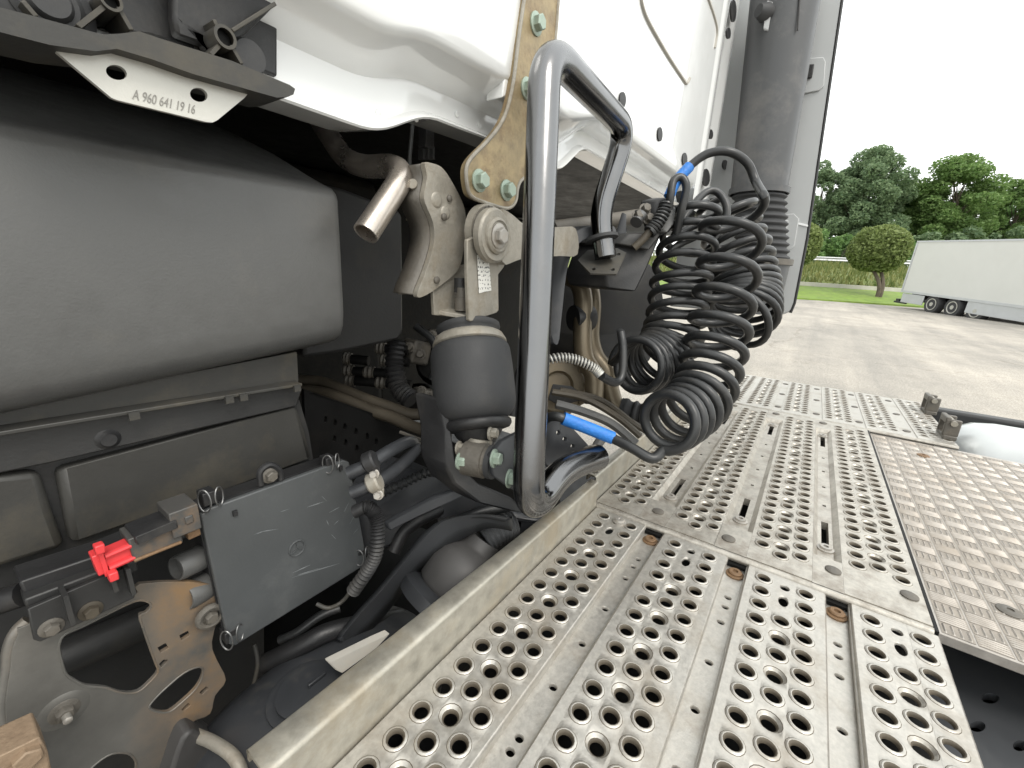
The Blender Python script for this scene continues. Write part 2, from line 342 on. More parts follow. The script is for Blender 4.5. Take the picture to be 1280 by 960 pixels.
# ================================================================== SETTING
def gz(x, y):
    t = min(max((x-4)/8, 0), 1); t = t*t*(3-2*t)
    return (.0165*max(x, 0)+.022*min(max(y, -14), 0))*t
g = G()
xs = [-400, -150, -60, -20, -6, 0, 2, 4, 5, 6, 7, 8, 9, 10, 11, 12, 14, 18, 24, 30, 36, 45, 60, 90, 160, 400, 900]; ys = [-600, -250, -100, -50, -25, -14, -10, -7, -5, -3, -1, 0, 10, 25, 50, 100, 250, 600]
g.grid([[Vector((x, y, gz(x, y))) for y in ys] for x in xs])
gr = g.build('asphalt_ground', 'asphalt'); tag(gr, 'pale worn asphalt of the truck park', None, kind='structure')

# lawn edge line on the ground, measured where it meets the asphalt
E0, E1 = PD(990, 372, 28), PD(1120, 382, 27)
ed = (E1-E0); ed.z = 0; ed.normalize()          # runs to the right in view
nd = Vector((ed.y, -ed.x, 0));  nd = nd if nd.x > 0 else -nd   # away from the truck
def strip(name, s0, s1, prof, m, n=40):
    g = G(); rows = []
    for i in range(n+1):
        t = s0+(s1-s0)*i/n; rows.append([E0+ed*t+nd*d+ZB*h - ZB*(E0.z) + ZB*gz((E0+ed*t).x, (E0+ed*t).y) for d, h in prof])
    g.grid(rows); return g.build(name, m)
lw = strip('lawn', -60, 90, [(0, -.05), (.02, .10), (1, .12), (4, .38), (7, .85), (8, .95)], 'lawn'); tag(lw, 'mown green lawn strip beyond the asphalt', None, kind='structure')
kb = strip('concrete_kerb', -60, 90, [(7.8, .6), (7.8, 1.22), (8.4, 1.24), (8.4, .6)], 'concrete'); tag(kb, 'pale concrete kerb along the back of the lawn', None, kind='structure')
bk = strip('grass_bank', -60, 90, [(8.3, .9), (8.5, 1.15), (12, 2.1), (16, 2.9), (19, 3.15), (60, 3.4), (140, 3.0)], 'bank'); tag(bk, 'rough grassy bank rising behind the kerb', None, kind='structure')
rng = np.random.default_rng(3)
def blades():
    N = 9000; v = []; f = []
    for i in range(N):
        t = rng.uniform(-10, 32); d = rng.uniform(8.6, 19); h = np.interp(d, [8.5, 12, 16, 19], [1.15, 2.1, 2.9, 3.15])
        p = E0+ed*t+nd*d; p.z = h + gz((E0+ed*t).x, (E0+ed*t).y) - .05
        a = rng.uniform(0, 6.28); w = Vector((math.cos(a), math.sin(a), 0))*rng.uniform(.03, .09); hh = rng.uniform(.25, .8)
        ln = Vector((rng.normal()*.15, rng.normal()*.15, hh)); k = len(v)
        v += [p-w, p+w, p+ln]; f.append((k, k+1, k+2))
    me = bpy.data.meshes.new('tall_grass'); me.from_pydata(v, [], f); return me
tg = link('tall_grass', blades(), M['tallgrass'], (0, 0, 0)); tag(tg, 'tall rough grass on the bank', 'grass', kind='stuff')

# guard rail on top of the bank
gb = E0+nd*18.2+ed*2; gb.z = 3.1+gz(E0.x, 0)
gr_ = thing('guard_rail', gb, 'galvanised steel guard rail on top of the grassy bank', 'guard rail')
g = G()
a = gb+ed*-14+ZB*.55; b = gb+ed*26+ZB*.55
for dz, dn in ((.18, 0), (0, .07), (-.18, 0)):
    pass
g.grid([[a+ZB*z+nd*y, b+ZB*z+nd*y] for z, y in ((.2, .05), (.13, 0), (.05, .06), (-.05, .06), (-.13, 0), (-.2, .05))]); g.build('rail_beam', 'galv', gr_)
for k in range(10):
    G().box(gb+ed*(-14+4*k)+ZB*.3+nd*.14, (.1, .1, .9)).build('post', 'galv', gr_)

# ---- trees
def leaf_mesh(name, clumps, per, size, flat=.6):
    cs = []; 
    for (c, rad, sq) in clumps:
        n = int(per*rad*rad); d = rng.normal(size=(n, 3)); d /= np.linalg.norm(d, axis=1)[:, None]
        rr = rad*(rng.uniform(.35, 1.0, n)**.5)[:, None]; p = d*rr; p[:, 2] *= sq; cs.append(p+np.array(c))
    P = np.concatenate(cs); n = len(P)
    a = rng.normal(size=(n, 3)); a[:, 2] *= flat; a /= np.linalg.norm(a, axis=1)[:, None]
    b = np.cross(a, rng.normal(size=(n, 3))); b /= np.linalg.norm(b, axis=1)[:, None]
    s = size*rng.uniform(.6, 1.3, n)[:, None]
    v = np.stack([P-a*s, P-b*s*.55, P+a*s, P+b*s*.55], 1).reshape(-1, 3); ctr = P.mean(0); v = v-ctr
    f = np.arange(n*4).reshape(-1, 4)
    me = bpy.data.meshes.new(name); me.from_pydata(v.tolist(), [], f.tolist()); return me, Vector(ctr)
def tree(base, h, rad, leafm, label, group, per=220, size=.3, trunk_r=.25, crown_base=.25, nclump=26, pointy=False, cat='tree', name='broadleaf_tree'):
    t = thing(name, base, label, cat, group)
    cl = []; g = G()
    top = base+Vector((rng.normal()*.3, rng.normal()*.3, h*.8))
    tr = smooth([base-ZB*.3, base+(top-base)*.4+Vector((rng.normal()*.2, rng.normal()*.2, 0)), top], 6)
    g.tube(tr, [trunk_r*(1-.85*i/(len(tr)-1)) for i in range(len(tr))], 8)
    for i in range(nclump):
        u = (i+.5)/nclump; z = crown_base+(1-crown_base)*u
        prof = math.sin(math.pi*min(1, (.12+.88*u)))**.6 if not pointy else (1-u)**.55*min(1, .5+u*3)
        a = i*2.4+rng.normal()*.5; q = rad*prof*rng.uniform(.35, .95)
        c = base+Vector((math.cos(a)*q, math.sin(a)*q, h*z*rng.uniform(.93, 1.04)-.0)); cr = rad*rng.uniform(.15, .34)*(1-.5*u if pointy else 1)
        cl.append((c, cr, .75))
        s0 = base+(top-base)*min(.95, max(.2, z*.8)); mid = (s0+c)/2+Vector((0, 0, -.1*q))
        if i % 2 == 0: g.tube(smooth([s0, mid, c], 3), [trunk_r*.35, trunk_r*.28, trunk_r*.22, trunk_r*.17, trunk_r*.12, trunk_r*.08, trunk_r*.05][:7], 5)
    g.build('trunk', 'bark', t)
    me, ctr = leaf_mesh('crown', cl, per, size); link('crown', me, M[leafm], ctr, t)
    return t
def bank_z(px, py, D):
    p = PD(px, py, D); return p
GT = 'trees behind the guard rail'
def tr_at(px, ptop, D, hw, leafm, label, **k):
    """px centre, ptop crown top, D distance, hw half width in metres"""
    p = PD(px, ptop, D); base = Vector((p.x, p.y, 3.0+gz(E0.x, 0))); return tree(base, p.z-base.z, hw, leafm, label, GT, **k)
tr_at(1035, 205, 58, 3.4, 'leafdk', 'dark tree nearest the fairing edge with ragged upright top', nclump=60, per=330, size=.19, crown_base=.1)
tr_at(1096, 190, 56, 5.0, 'leafdk', 'tallest dark tree with ragged upright top directly behind the round clipped tree', nclump=105, per=340, size=.19, crown_base=.08)
tr_at(1072, 214, 60, 4.2, 'leafdk', 'dark tree between the two ragged dark crowns left of centre', nclump=60, per=330, size=.19, crown_base=.1)
tr_at(1135, 232, 60, 3.6, 'leaf', 'mid green tree in the dip between the dark tree and the broad pale one', nclump=55, per=330, size=.2, crown_base=.08)
tr_at(1203, 196, 54, 5.2, 'leafpale', 'broad light green tree with layered crown above the trailer roof', nclump=85, per=260, size=.19, crown_base=.22)
tr_at(1172, 240, 60, 3.6, 'leaf', 'green bushy tree at the left end of the trailer roof', nclump=50, per=330, size=.2, crown_base=.05)
tr_at(1240, 235, 62, 4.4, 'leaf', 'mid green tree behind the broad light green one, above the trailer', nclump=55, per=300, size=.2, crown_base=.05)
tr_at(1285, 224, 55, 4.4, 'leafpale', 'light green tree cut by the right edge above the trailer', nclump=65, per=260, size=.2, crown_base=.15)
tr_at(1330, 230, 57, 4.4, 'leaf', 'mid green tree standing out of frame at the right behind the trailer', nclump=50, per=280, size=.2, crown_base=.1)
for i, (px, pt, D, lab) in enumerate(((1025, 292, 50, 'low green shrub behind the guard rail near the fairing edge'), (1058, 300, 50, 'low green shrub behind the guard rail left of the clipped tree'), (1120, 296, 50, 'low green shrub behind the clipped tree and trailer corner'), (1160, 290, 52, 'dark shrub just above the trailer roof left end'), (1215, 288, 52, 'dark shrub above the middle of the trailer roof'), (1265, 286, 52, 'dark shrub above the trailer roof near the right edge'))):
    p = PD(px, pt, D); base = Vector((p.x, p.y, 2.9+gz(E0.x, 0)))
    tree(base, max(p.z-base.z, 2), 3.0, 'leaf' if i < 3 else 'leafdk', lab, 'shrubs behind the guard rail', nclump=14, per=200, size=.24, trunk_r=.1, crown_base=.05, cat='shrub', name='shrub')
# clipped round trees on the lawn
def topiary(px, py, pb, D, hw, hh, label):
    c = PD(px, py, D); b = PD(px, pb, D)
    t = thing('clipped_tree', b, label, 'clipped tree', 'round clipped trees on the lawn')
    g = G()
    for sgn in (-1, 1):
        q = smooth([b-ZB*.6+ed*(.06*sgn), b+ZB*.7+ed*(.12*sgn), c-ZB*(hh*.55)+ed*(.35*sgn), c+ed*(.6*sgn)], 5)
        g.tube(q, [.16-.1*i/(len(q)-1) for i in range(len(q))], 7)
    g.build('trunk', 'bark', t)
    n = 15000; d = rng.normal(size=(n, 3)); d /= np.linalg.norm(d, axis=1)[:, None]
    rr = rng.uniform(.72, 1.0, n)**.5
    wob = np.array([1+.07*noise.noise(Vector(q)*2.3)+.05*noise.noise(Vector(q)*6) for q in d])
    zz = np.where(d[:, 2] < 0, d[:, 2]*.92, d[:, 2])
    sq = (np.abs(d[:, 0])**2.6+np.abs(d[:, 1])**2.6+np.abs(zz)**2.6)**(-1/2.6)
    P = np.stack([d[:, 0]*hw, d[:, 1]*hw, zz*hh], 1)*(rr*wob*(.5+.5*sq))[:, None]
    a = rng.normal(size=(n, 3)); a /= np.linalg.norm(a, axis=1)[:, None]; bb = np.cross(a, rng.normal(size=(n, 3))); bb /= np.linalg.norm(bb, axis=1)[:, None]
    s = .11*rng.uniform(.6, 1.4, n)[:, None]
    v = np.stack([P-a*s, P-bb*s*.6, P+a*s, P+bb*s*.6], 1).reshape(-1, 3)
    me = bpy.data.meshes.new('crown'); me.from_pydata(v.tolist(), [], np.arange(4*n).reshape(-1, 4).tolist()); link('crown', me, M['topiary'], c, t)
topiary(1098, 312, 368, 31, 1.80, 1.66, 'round clipped tree with forked trunk in front of the trailer end')
topiary(990, 306, 366, 33, 1.9, 1.75, 'round clipped tree half hidden by the grey side fairing')

# ---- white box trailer
Ta, Tb = PD(1141, 303, 25), PD(1280, 301, 18.9)
Td = (Tb-Ta); Td.z *= 1.0; Td.normalize(); Tn = Td.cross(ZB).normalized(); Tn = -Tn if Tn.x < 0 else Tn; TU = Tn.cross(Td).normalized(); TU = -TU if TU.z < 0 else TU   # along towards right, away, and up
T0 = PD(1125, 365, 25)
g0 = gz(T0.x, T0.y)
zb, zt = T0.z, PD(1141, 303, 25).z
tl = thing('box_trailer', Vector((T0.x, T0.y, g0)), 'long silver grey box trailer parked beyond the asphalt', 'trailer')
L = 13.6; Wd = 2.5
def tp(s, d, z): return Vector((T0.x, T0.y, 0))+Td*s+Tn*d+TU*z
RT = Matrix((Td, Tn, TU)).transposed()
G().box(tp(L/2, Wd/2, (zb+zt)/2), (L, Wd, zt-zb), RT).build('body', 'trailer', tl, bevel=.03)
G().box(tp(L/2, -.012, zb+.06), (L, .03, .12), RT).build('lower_rail', 'skirt', tl)
G().box(tp(L/2, -.012, zt-.04), (L, .03, .08), RT).build('roof_rail', 'skirt', tl)
G().box(tp(.05, -.012, (zb+zt)/2), (.1, .03, zt-zb-.2), RT).build('corner_post', 'skirt', tl)
for s0, s1 in ((.15, 1.75),):
    G().box(tp((s0+s1)/2, .03, g0+.62), (s1-s0, .05, .52), RT).build('rear_skirt', 'skirt', tl, bevel=.02)
G().box(tp(-.15, 1.2, g0+.45), (.25, 2.3, .14), RT).build('bumper', 'plastic', tl)
G().box(tp(.05, .1, g0+.33), (.9, .1, .1), RT).build('rear_underrun', 'plastic', tl)
G().box(tp(6.5, 1.25, zb-.16), (12.5, 1.6, .26), RT).build('chassis', 'black', tl)
w0 = None
for k, s_ in enumerate((2.35, 3.65, 4.95)):
    for dd in (.18, 2.32):
        c = tp(s_, dd, g0+.5); ax = -Tn if dd < 1 else Tn
        g = G().lathe(c-ax*.18, c+ax*.16, [(0, .3), (0, .46), (.1, .5), (.85, .5), (1, .46), (1, .3)], 28); w = g.build('wheel', 'tyre', tl)
        G().lathe(c+ax*.1, c+ax*.18, [(0, .3), (.9, .31), (.9, .27), (.2, .24), (.2, .12), (1, .1), (1, .02)], 24).build('rim', 'rim', w)
for s0, s1 in ((4.42, 8.1), (8.2, 10.3), (10.4, 12.3)):
    G().box(tp((s0+s1)/2, .03, g0+.66), (s1-s0, .05, .62), RT).build('side_skirt', 'skirt', tl, bevel=.02)

# ================================================================== TRUCK: deck
def border(k, n, hx, hy):
    a = 2*math.pi*k/n; c, s_ = math.cos(a), math.sin(a); m = max(abs(c), abs(s_)); return c/m*hx, s_/m*hy
RAISED = [(.0118, 0), (.0112, .0004), (.0100, .0015), (.0088, .0015), (.0077, .0004), (.0070, -.0008), (.0068, -.0034)]
SUNK = [(.0118, 0), (.0112, -.0006), (.0098, -.0024), (.0086, -.0036), (.0078, -.0042), (.0071, -.0050), (.0069, -.0075)]
SLOT = [(.0064, 0), (.0058, -.001), (.0058, -.004)]
SMALL = [(.0050, 0), (.0042, -.001), (.0040, -.004)]
def hole_cell(bm, x, y, hx, hy, z, prof, n=16, sx=1.):
    rings = [[bm.verts.new((x+border(k, n, hx, hy)[0], y+border(k, n, hx, hy)[1], z)) for k in range(n)]]
    for r_, dz in prof: rings.append([bm.verts.new((x+r_*sx*math.cos(2*math.pi*k/n), y+r_*math.sin(2*math.pi*k/n), z+dz)) for k in range(n)])
    for i in range(len(rings)-1):
        for k in range(n):
            f = bm.faces.new((rings[i][k], rings[i][(k+1) % n], rings[i+1][(k+1) % n], rings[i+1][k]))
            if len(prof) > 4 and i in (1, 4, 5, 6): f.material_index = 1  # rim base and inner cone darkened: dirt and painted crevice shade
def quad(bm, x0, x1, y0, y1, z):
    if x1-x0 < 1e-5 or y1-y0 < 1e-5: return
    v = [bm.verts.new(p) for p in ((x0, y0, z), (x1, y0, z), (x1, y1, z), (x0, y1, z))]; bm.faces.new(v)
def tread(x0, x1, y0, y1, z, cols, wall=.013, pitch=.0315, e=.002):
    """cols: (y, first hole x, sunk pattern, list of special (x, prof, stretch)) ; sheet pierced by flanged holes, with side walls"""
    g = G(); bm = g.b; cw = .0121; yy = y0
    for (yc, xf, alt, x_lo, x_hi, special) in sorted(cols):
        quad(bm, x0, x1, yy, yc-cw, z); yy = yc+cw; k = 0; holes = []
        xx = xf
        while xx-pitch/2 > x_lo: 
            holes.append((xx, (SUNK if (alt and k % 2) else RAISED), 1.)); xx -= pitch; k += 1
        holes = [h for h in holes if h[0]+pitch/2 < x_hi] + list(special); holes.sort()
        cx = x0
        for (hx_, pf, sx) in holes:
            a, b = hx_-pitch/2, hx_+pitch/2
            if a < cx-1e-6: continue
            quad(bm, cx, a, yc-cw, yc+cw, z); hole_cell(bm, hx_, yc, pitch/2, cw, z, pf, 16, sx); cx = b
        quad(bm, cx, x1, yc-cw, yc+cw, z)
    quad(bm, x0, x1, yy, y1, z)
    c = [(x0, y0), (x1, y0), (x1, y1), (x0, y1)]; c2 = [(x0-e, y0-e), (x1+e, y0-e), (x1+e, y1+e), (x0-e, y1+e)]
    A = [bm.verts.new((*p, z)) for p in c]; B = [bm.verts.new((*p, z-.0018)) for p in c2]; C = [bm.verts.new((*p, z-wall)) for p in c2]
    for i in range(4):
        j = (i+1) % 4; bm.faces.new((A[i], A[j], B[j], B[i])); bm.faces.new((B[i], B[j], C[j], C[i]))
    return g
Z1 = DECK
dp = thing('deck_plate', Vector((.3, .03, Z1-.02)), 'near perforated aluminium deck plate with four raised hole strips running away', 'deck plate', 'perforated aluminium deck plates')
strips = [(.169, .2605, (.2375, .2125, .1875)), (.037, .1345, (.1125, .0865, .060)), (-.0895, .0055, (-.0155, -.0425, -.0675)), (-.2075, -.1205, (-.140, -.1655, -.1895))]
for (a, b, cs) in strips:
    cols = []
    for i, c in enumerate(cs):
        sp = [(.657, SLOT, 1.1), (.625, SLOT, 1.9)] if i == 1 else []
        cols.append((c, .6600 if i != 1 else .5805, i == 1, -.14, .678, sp))
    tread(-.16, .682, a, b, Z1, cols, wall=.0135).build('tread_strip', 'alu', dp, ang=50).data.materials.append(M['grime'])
# recessed channels between the strips, with their small drain holes
for i, (y0, y1) in enumerate(((.1345, .169), (.0055, .037), (-.1205, -.0895))):
    g = G(); bm = g.b; yc = (y0+y1)/2 ; cw = .008; zc = Z1-.0125; cx = -.16
    quad(bm, -.16, .684, y0-.003, yc-cw, zc); quad(bm, -.16, .684, yc+cw, y1+.003, zc)
    for hx_ in sorted([.60, .59-.012, .545, .47, .40, .33, .265, .25, .20, .13, .06, .0]):
        if hx_-.007 < cx: continue
        quad(bm, cx, hx_-.007, yc-cw, yc+cw, zc); hole_cell(bm, hx_, yc, .007, cw, zc, SMALL, 16, .9); cx = hx_+.007
    quad(bm, cx, .684, yc-cw, yc+cw, zc)
    g.build('channel', 'alu', dp)
    G().bx(-.16, .684, y0-.001, y0+.0035, -.429, -.424).build('channel_ridge', 'alu', dp, bevel=.001)
    c = Vector((.660, yc, zc)); g = G().lathe(c, c+ZB*.007, [(0, .0125), (.3, .0125), (.45, .0095), (.8, .0095), (1, .008), (1, .004), (.6, .0035)], 20); g.build('rivet', 'rust', dp)
    G().bx(.676, .690, y0+.001, y1-.001, -.431, -.4265).build('end_gap', 'black', dp)
c = Vector((.6625, .209, Z1)); G().lathe(c, c+ZB*.006, [(0, .012), (.4, .012), (.5, .009), (1, .008), (1, .003), (.7, .002)], 18).build('rivet', 'zincg', dp)

# middle plate
dp2 = thing('deck_plate', Vector((1.15, .03, Z1-.02)), 'middle perforated deck plate with two long slotted grooves', 'deck plate', 'perforated aluminium deck plates')
Z2 = Z1+.004
cols = []
for j, c in enumerate((.2525, .2265, .2005)): cols.append((c, 1.600+.0145*(j % 2), j == 1, .706, 1.625, []))
for j, c in enumerate((.1235, .0975, .0715)): cols.append((c, 1.600+.0145*(j % 2), j == 1, .712, 1.625, []))
for j, c in enumerate((-.005, -.0315, -.058)): cols.append((c, 1.600+.0145*(j % 2), j == 1, .712, 1.625, []))
for j, c in enumerate((-.132, -.1585, -.185)): cols.append((c, 1.604+.0145*(j % 2), j == 1, .765, 1.625, []))
segs = [(.187, .268, [q for q in cols if q[0] > .19]), (.0602, .1392, [q for q in cols if .06 < q[0] < .14]), (-.0738, .0123, [q for q in cols if -.07 < q[0] < .01]), (-.2045, -.1122, [q for q in cols if q[0] < -.1])]
# Groove columns split the sheet; end pieces close it
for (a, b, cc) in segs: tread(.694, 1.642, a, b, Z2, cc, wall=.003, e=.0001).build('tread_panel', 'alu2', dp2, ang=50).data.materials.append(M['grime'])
for (a, b) in ((.1394, .1868), (.0125, .060), (-.112, -.074)):
    yc = (a+b)/2
    g = G(); bm = g.b; xa, xb = .775, 1.55; d = .010; zt_ = Z2
    quad(bm, .692, xa, a, b, zt_); quad(bm, xb, 1.644, a, b, zt_)
    ins = .008; zf = zt_-d; slots = ((.815, .925), (1.40, 1.505))
    ro = [(xa, a), (xb, a), (xb, b), (xa, b)]; ri = [(xa+ins, a+ins), (xb-ins, a+ins), (xb-ins, b-ins), (xa+ins, b-ins)]
    A = [bm.verts.new((*p, zt_)) for p in ro]; B = [bm.verts.new((*p, zf)) for p in ri]
    for i in range(4): bm.faces.new((A[i], A[(i+1) % 4], B[(i+1) % 4], B[i]))
    cx = xa+ins; sw = .0055
    quad(bm, cx, xb-ins, a+ins, yc-sw, zf); quad(bm, cx, xb-ins, yc+sw, b-ins, zf)
    marks = [(q-.004, q+.004) for q in (1.0, 1.1, 1.2, 1.3)]
    for (s0, s1) in sorted(list(slots)+marks):
        quad(bm, cx, s0, yc-sw, yc+sw, zf)
        h = sw if s1-s0 > .02 else .003
        if h < sw: quad(bm, s0, s1, yc-sw, yc-h, zf); quad(bm, s0, s1, yc+h, yc+sw, zf)
        P = [(s0, yc-h), (s1, yc-h), (s1, yc+h), (s0, yc+h)]; q0 = [bm.verts.new((*p, zf)) for p in P]; q1 = [bm.verts.new((*p, zf-.015)) for p in P]
        for i in range(4): bm.faces.new((q0[i], q0[(i+1) % 4], q1[(i+1) % 4], q1[i]))
        cx = s1
    quad(bm, cx, xb-ins, yc-sw, yc+sw, zf)
    gr2 = g.build('groove', 'alu2', dp2)
    for xc in (.822, 1.50):
        c = Vector((xc, yc, zf)); G().lathe(c, c+ZB*.006, [(0, .0125), (.4, .0125), (.5, .009), (1, .0085), (1, .004), (.5, .004)], 18).build('rivet', 'zincg', gr2)
for (xx, yy) in ((.728, .043), (.744, -.100), (.735, .163), (1.615, .163), (1.615, .036), (1.615, -.093), (.748, -.188)):
    c = Vector((xx, yy, Z2)); G().lathe(c, c+ZB*.003, [(0, .0105), (.6, .0105), (1, .008)], 18).build('plug', 'castdk', dp2)
G().tube([Vector((.689, .268, Z2-.006)), Vector((.689, -.2045, Z2-.006))], .0062, 10).build('front_lip', 'alu2', dp2)
G().bx(.69, 1.66, -.2105, -.2065, -.445, -.419).build('edge_gasket', 'black', dp2)

# far plate
dp3 = thing('deck_plate', Vector((1.95, -.1, Z1-.02)), 'far perforated deck plate next to the white tank with plain bolted bands', 'deck plate', 'perforated aluminium deck plates')
groups = [(.23, (.217, .191, .165), .145), (.145, (.125, .099, .073), .052), (.025, (.010, -.016, -.042), -.058), (-.092, (-.110, -.136, -.162), -.176), (-.205, (-.222, -.248, -.274), -.290), (-.325, (-.343, -.369, -.395), -.41)]
for (b, cs, a) in groups:
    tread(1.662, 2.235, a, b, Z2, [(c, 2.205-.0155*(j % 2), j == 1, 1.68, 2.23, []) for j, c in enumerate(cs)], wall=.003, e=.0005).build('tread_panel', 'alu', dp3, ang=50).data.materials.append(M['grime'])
for (a, b) in ((.0255, .0515), (-.0915, -.0585), (-.2045, -.1765), (-.3245, -.2905)):
    G().bx(1.660, 2.237, a, b, -.43, -.4185).build('plain_band', 'alu', dp3)
    for xx in (1.73, 1.95, 2.17):
        c = Vector((xx, (a+b)/2, Z1+.0015)); G().lathe(c, c+ZB*.003, [(0, .010), (.6, .010), (1, .007)], 14).build('bolt', 'castdk', dp3)
G().tube([Vector((1.655, .23, Z2-.005)), Vector((1.655, -.41, Z2-.005))], .0055, 8).build('front_lip', 'alu2', dp3)

# checker plate
ck = thing('checker_plate', Vector((1.17, -.6, Z1-.02)), 'chequered aluminium tread plate to the right of the middle deck plate', 'tread plate')
G().bx(.700, 1.648, -1.25, -.2125, -.440, -.426).build('sheet', 'checker', ck, bevel=.001)
g = G(); bm = g.b; zc = CAMH-.426; stx, sty = .0245, .034
for i in range(38):
    for j in range(30):
        cx_, cy_ = .7155+stx*i, -.2325-sty*j; flip = (i+j) % 2
        fq = bm.faces.new([bm.verts.new((cx_+a_*stx*.47, cy_+b_*sty*.47, zc+.0005)) for a_, b_ in ((-1, -1), (1, -1), (1, 1), (-1, 1))]); fq.material_index = 1  # dark tile under the bars, dirt and painted shade together
        for k in range(5 if flip else 4):
            h = .0019
            if flip:
                o_ = (k-2)*.0047; ln, w = .0162, .0013
                pts = [(cx_+o_, cy_-ln), (cx_+o_+w, cy_-ln*.8), (cx_+o_+w, cy_+ln*.8), (cx_+o_, cy_+ln), (cx_+o_-w, cy_+ln*.8), (cx_+o_-w, cy_-ln*.8)]; rd = [(cx_+o_, cy_-ln*.75), (cx_+o_, cy_+ln*.75)]
            else:
                o_ = (k-1.5)*.0080; ln, w = .0115, .0021
                pts = [(cx_-ln, cy_+o_), (cx_-ln*.8, cy_+o_-w), (cx_+ln*.8, cy_+o_-w), (cx_+ln, cy_+o_), (cx_+ln*.8, cy_+o_+w), (cx_-ln*.8, cy_+o_+w)]; rd = [(cx_-ln*.7, cy_+o_), (cx_+ln*.7, cy_+o_)]
            v = [bm.verts.new((*p, zc)) for p in pts]; t = [bm.verts.new((*p, zc+h)) for p in rd]
            for q in ((v[0], v[1], t[0]), (v[1], v[2], t[1], t[0]), (v[2], v[3], t[1]), (v[3], v[4], t[1]), (v[4], v[5], t[0], t[1]), (v[5], v[0], t[0])): bm.faces.new(q)
tb = g.build('tread_bars', 'checker', ck, ang=20); tb.data.materials.append(M['grime2']); tb['kind'] = 'stuff'
for (px, py) in ((1154, 570), (1262, 765)):
    c = PZ(px, py, zc); G().lathe(c, c+ZB*.004, [(0, .014), (.5, .014), (1, .010), (1, .004), (.6, .004)], 18).build('rivet', 'rust' if py < 600 else 'castdk', ck)

# angle rail along the left edge of the deck
ar = thing('angle_rail', Vector((.4, .275, Z1)), 'pale aluminium angle rail along the left edge of the near deck plate', 'edge rail', 'aluminium edge rails')
def lrail(x0, x1, y0, zlo, zhi, fl, fl2, par, drop=.06):
    g = G(); th = .003
    A = [(x0, y0, fl), (x1, y0, fl2)]
    rows = []
    for (x, y, f) in A:
        rows.append([Vector((x, y, CAMH+zlo)), Vector((x, y, CAMH+zhi-.004)), Vector((x, y+.0012, CAMH+zhi-.0012)), Vector((x, y+.004, CAMH+zhi)), Vector((x, y+f-.003, CAMH+zhi+.001)), Vector((x, y+f, CAMH+zhi-.002)), Vector((x, y+f, CAMH+zhi-drop)),
                     Vector((x, y+f-th, CAMH+zhi-drop)), Vector((x, y+f-th, CAMH+zhi-th)), Vector((x, y+th, CAMH+zhi-th)), Vector((x, y+th, CAMH+zlo)), Vector((x, y, CAMH+zlo))])
    g.grid(rows); g.b.faces.new([v for v in g.b.verts[:]][:0]) if False else None
    return g.build('angle_profile', 'rail', par, ang=60)
xb0 = PZ(308, 937, CAMH-.37).x
lrail(xb0, .683, .2635, -.425, -.369, .031, .018, ar, drop=.012)
ar2 = thing('angle_rail', Vector((.95, .30, Z1)), 'pale aluminium angle rail beside the middle deck plate behind the coiled hoses', 'edge rail', 'aluminium edge rails')
lrail(.686, 1.64, .2705, -.425, -.362, .020, .018, ar2, drop=.012)

# chassis below
cf = thing('chassis_frame', Vector((.9, 0, .5)), 'black chassis frame under the deck with small round holes', 'truck chassis')
G().bx(-.3, 2.2, -.205, .255, -.9, -.475).build('crossmember', 'black', cf)
G().bx(1.102, 2.1, -1.3, -.23, -.95, -.54).build('side_member', 'black', cf)
zf_ = CAMH-.52
G().prism([Vector((-.3, -1.4, zf_)), Vector((1.1, -1.4, zf_)), Vector((1.1, -.212, zf_)), Vector((-.3, -.212, zf_))], -ZB*.012, [ell(lambda a, b: PZ(a, b, zf_), px, py, rx, ry, 18) for px, py, rx, ry in ((1238, 873, 11, 6.5), (1222, 908, 10, 7), (1275, 932, 9, 7))]).build('top_flange', 'shield2', cf)
G().bx(-.3, 1.1, -1.4, -.212, -.9, -.60).build('lower_flange', 'black', cf)
# far side skirt and white tank
tk = thing('air_tank', Vector((1.95, -.7, Z1-.15)), 'white rounded air tank beyond the chequered plate', 'tank')
A = PX(1193, 545, 1.93); 
tx, tz = 1.93, PX(1215, 527, 1.93).z-.13
G().lathe(Vector((tx, -.425, tz)), Vector((tx, -1.6, tz)), [(0, .03), (.01, .07), (.03, .105), (.06, .125), (.1, .133), (1, .133)], 40).build('shell', 'tank', tk)
sk = G().bx(2.20, 2.26, -1.8, -.425, -.62, -.425).build('side_skirt', 'cover2', None, bevel=.01); tag(sk, 'dark side skirt edge beyond the white tank', 'side skirt')
def latch(px, py, label, s_=1.):
    b = PZ(px, py, Z2); t = thing('latch_bracket', b, label, 'latch', 'dark latches on the far deck plate')
    G().box(b+ZB*.006, (.09, .03, .012)).build('base', 'castdk', t, bevel=.002)
    for dx in (-.03, .03): G().box(b+Vector((dx, 0, .035)), (.012, .035, .05)).build('cheek', 'castdk', t, bevel=.003)
    G().tube([b+Vector((-.045, 0, .05)), b+Vector((.045, 0, .05))], .008, 10).build('pin', 'cast', t)
    G().box(b+Vector((0, .012, .055)), (.07, .012, .02)).build('hook', 'castdk', t, bevel=.003)
latch(1160, 515, 'dark latch on the far deck plate corner, the farther one')
latch(1182, 545, 'dark latch on the far deck plate edge, the nearer one by the tank')

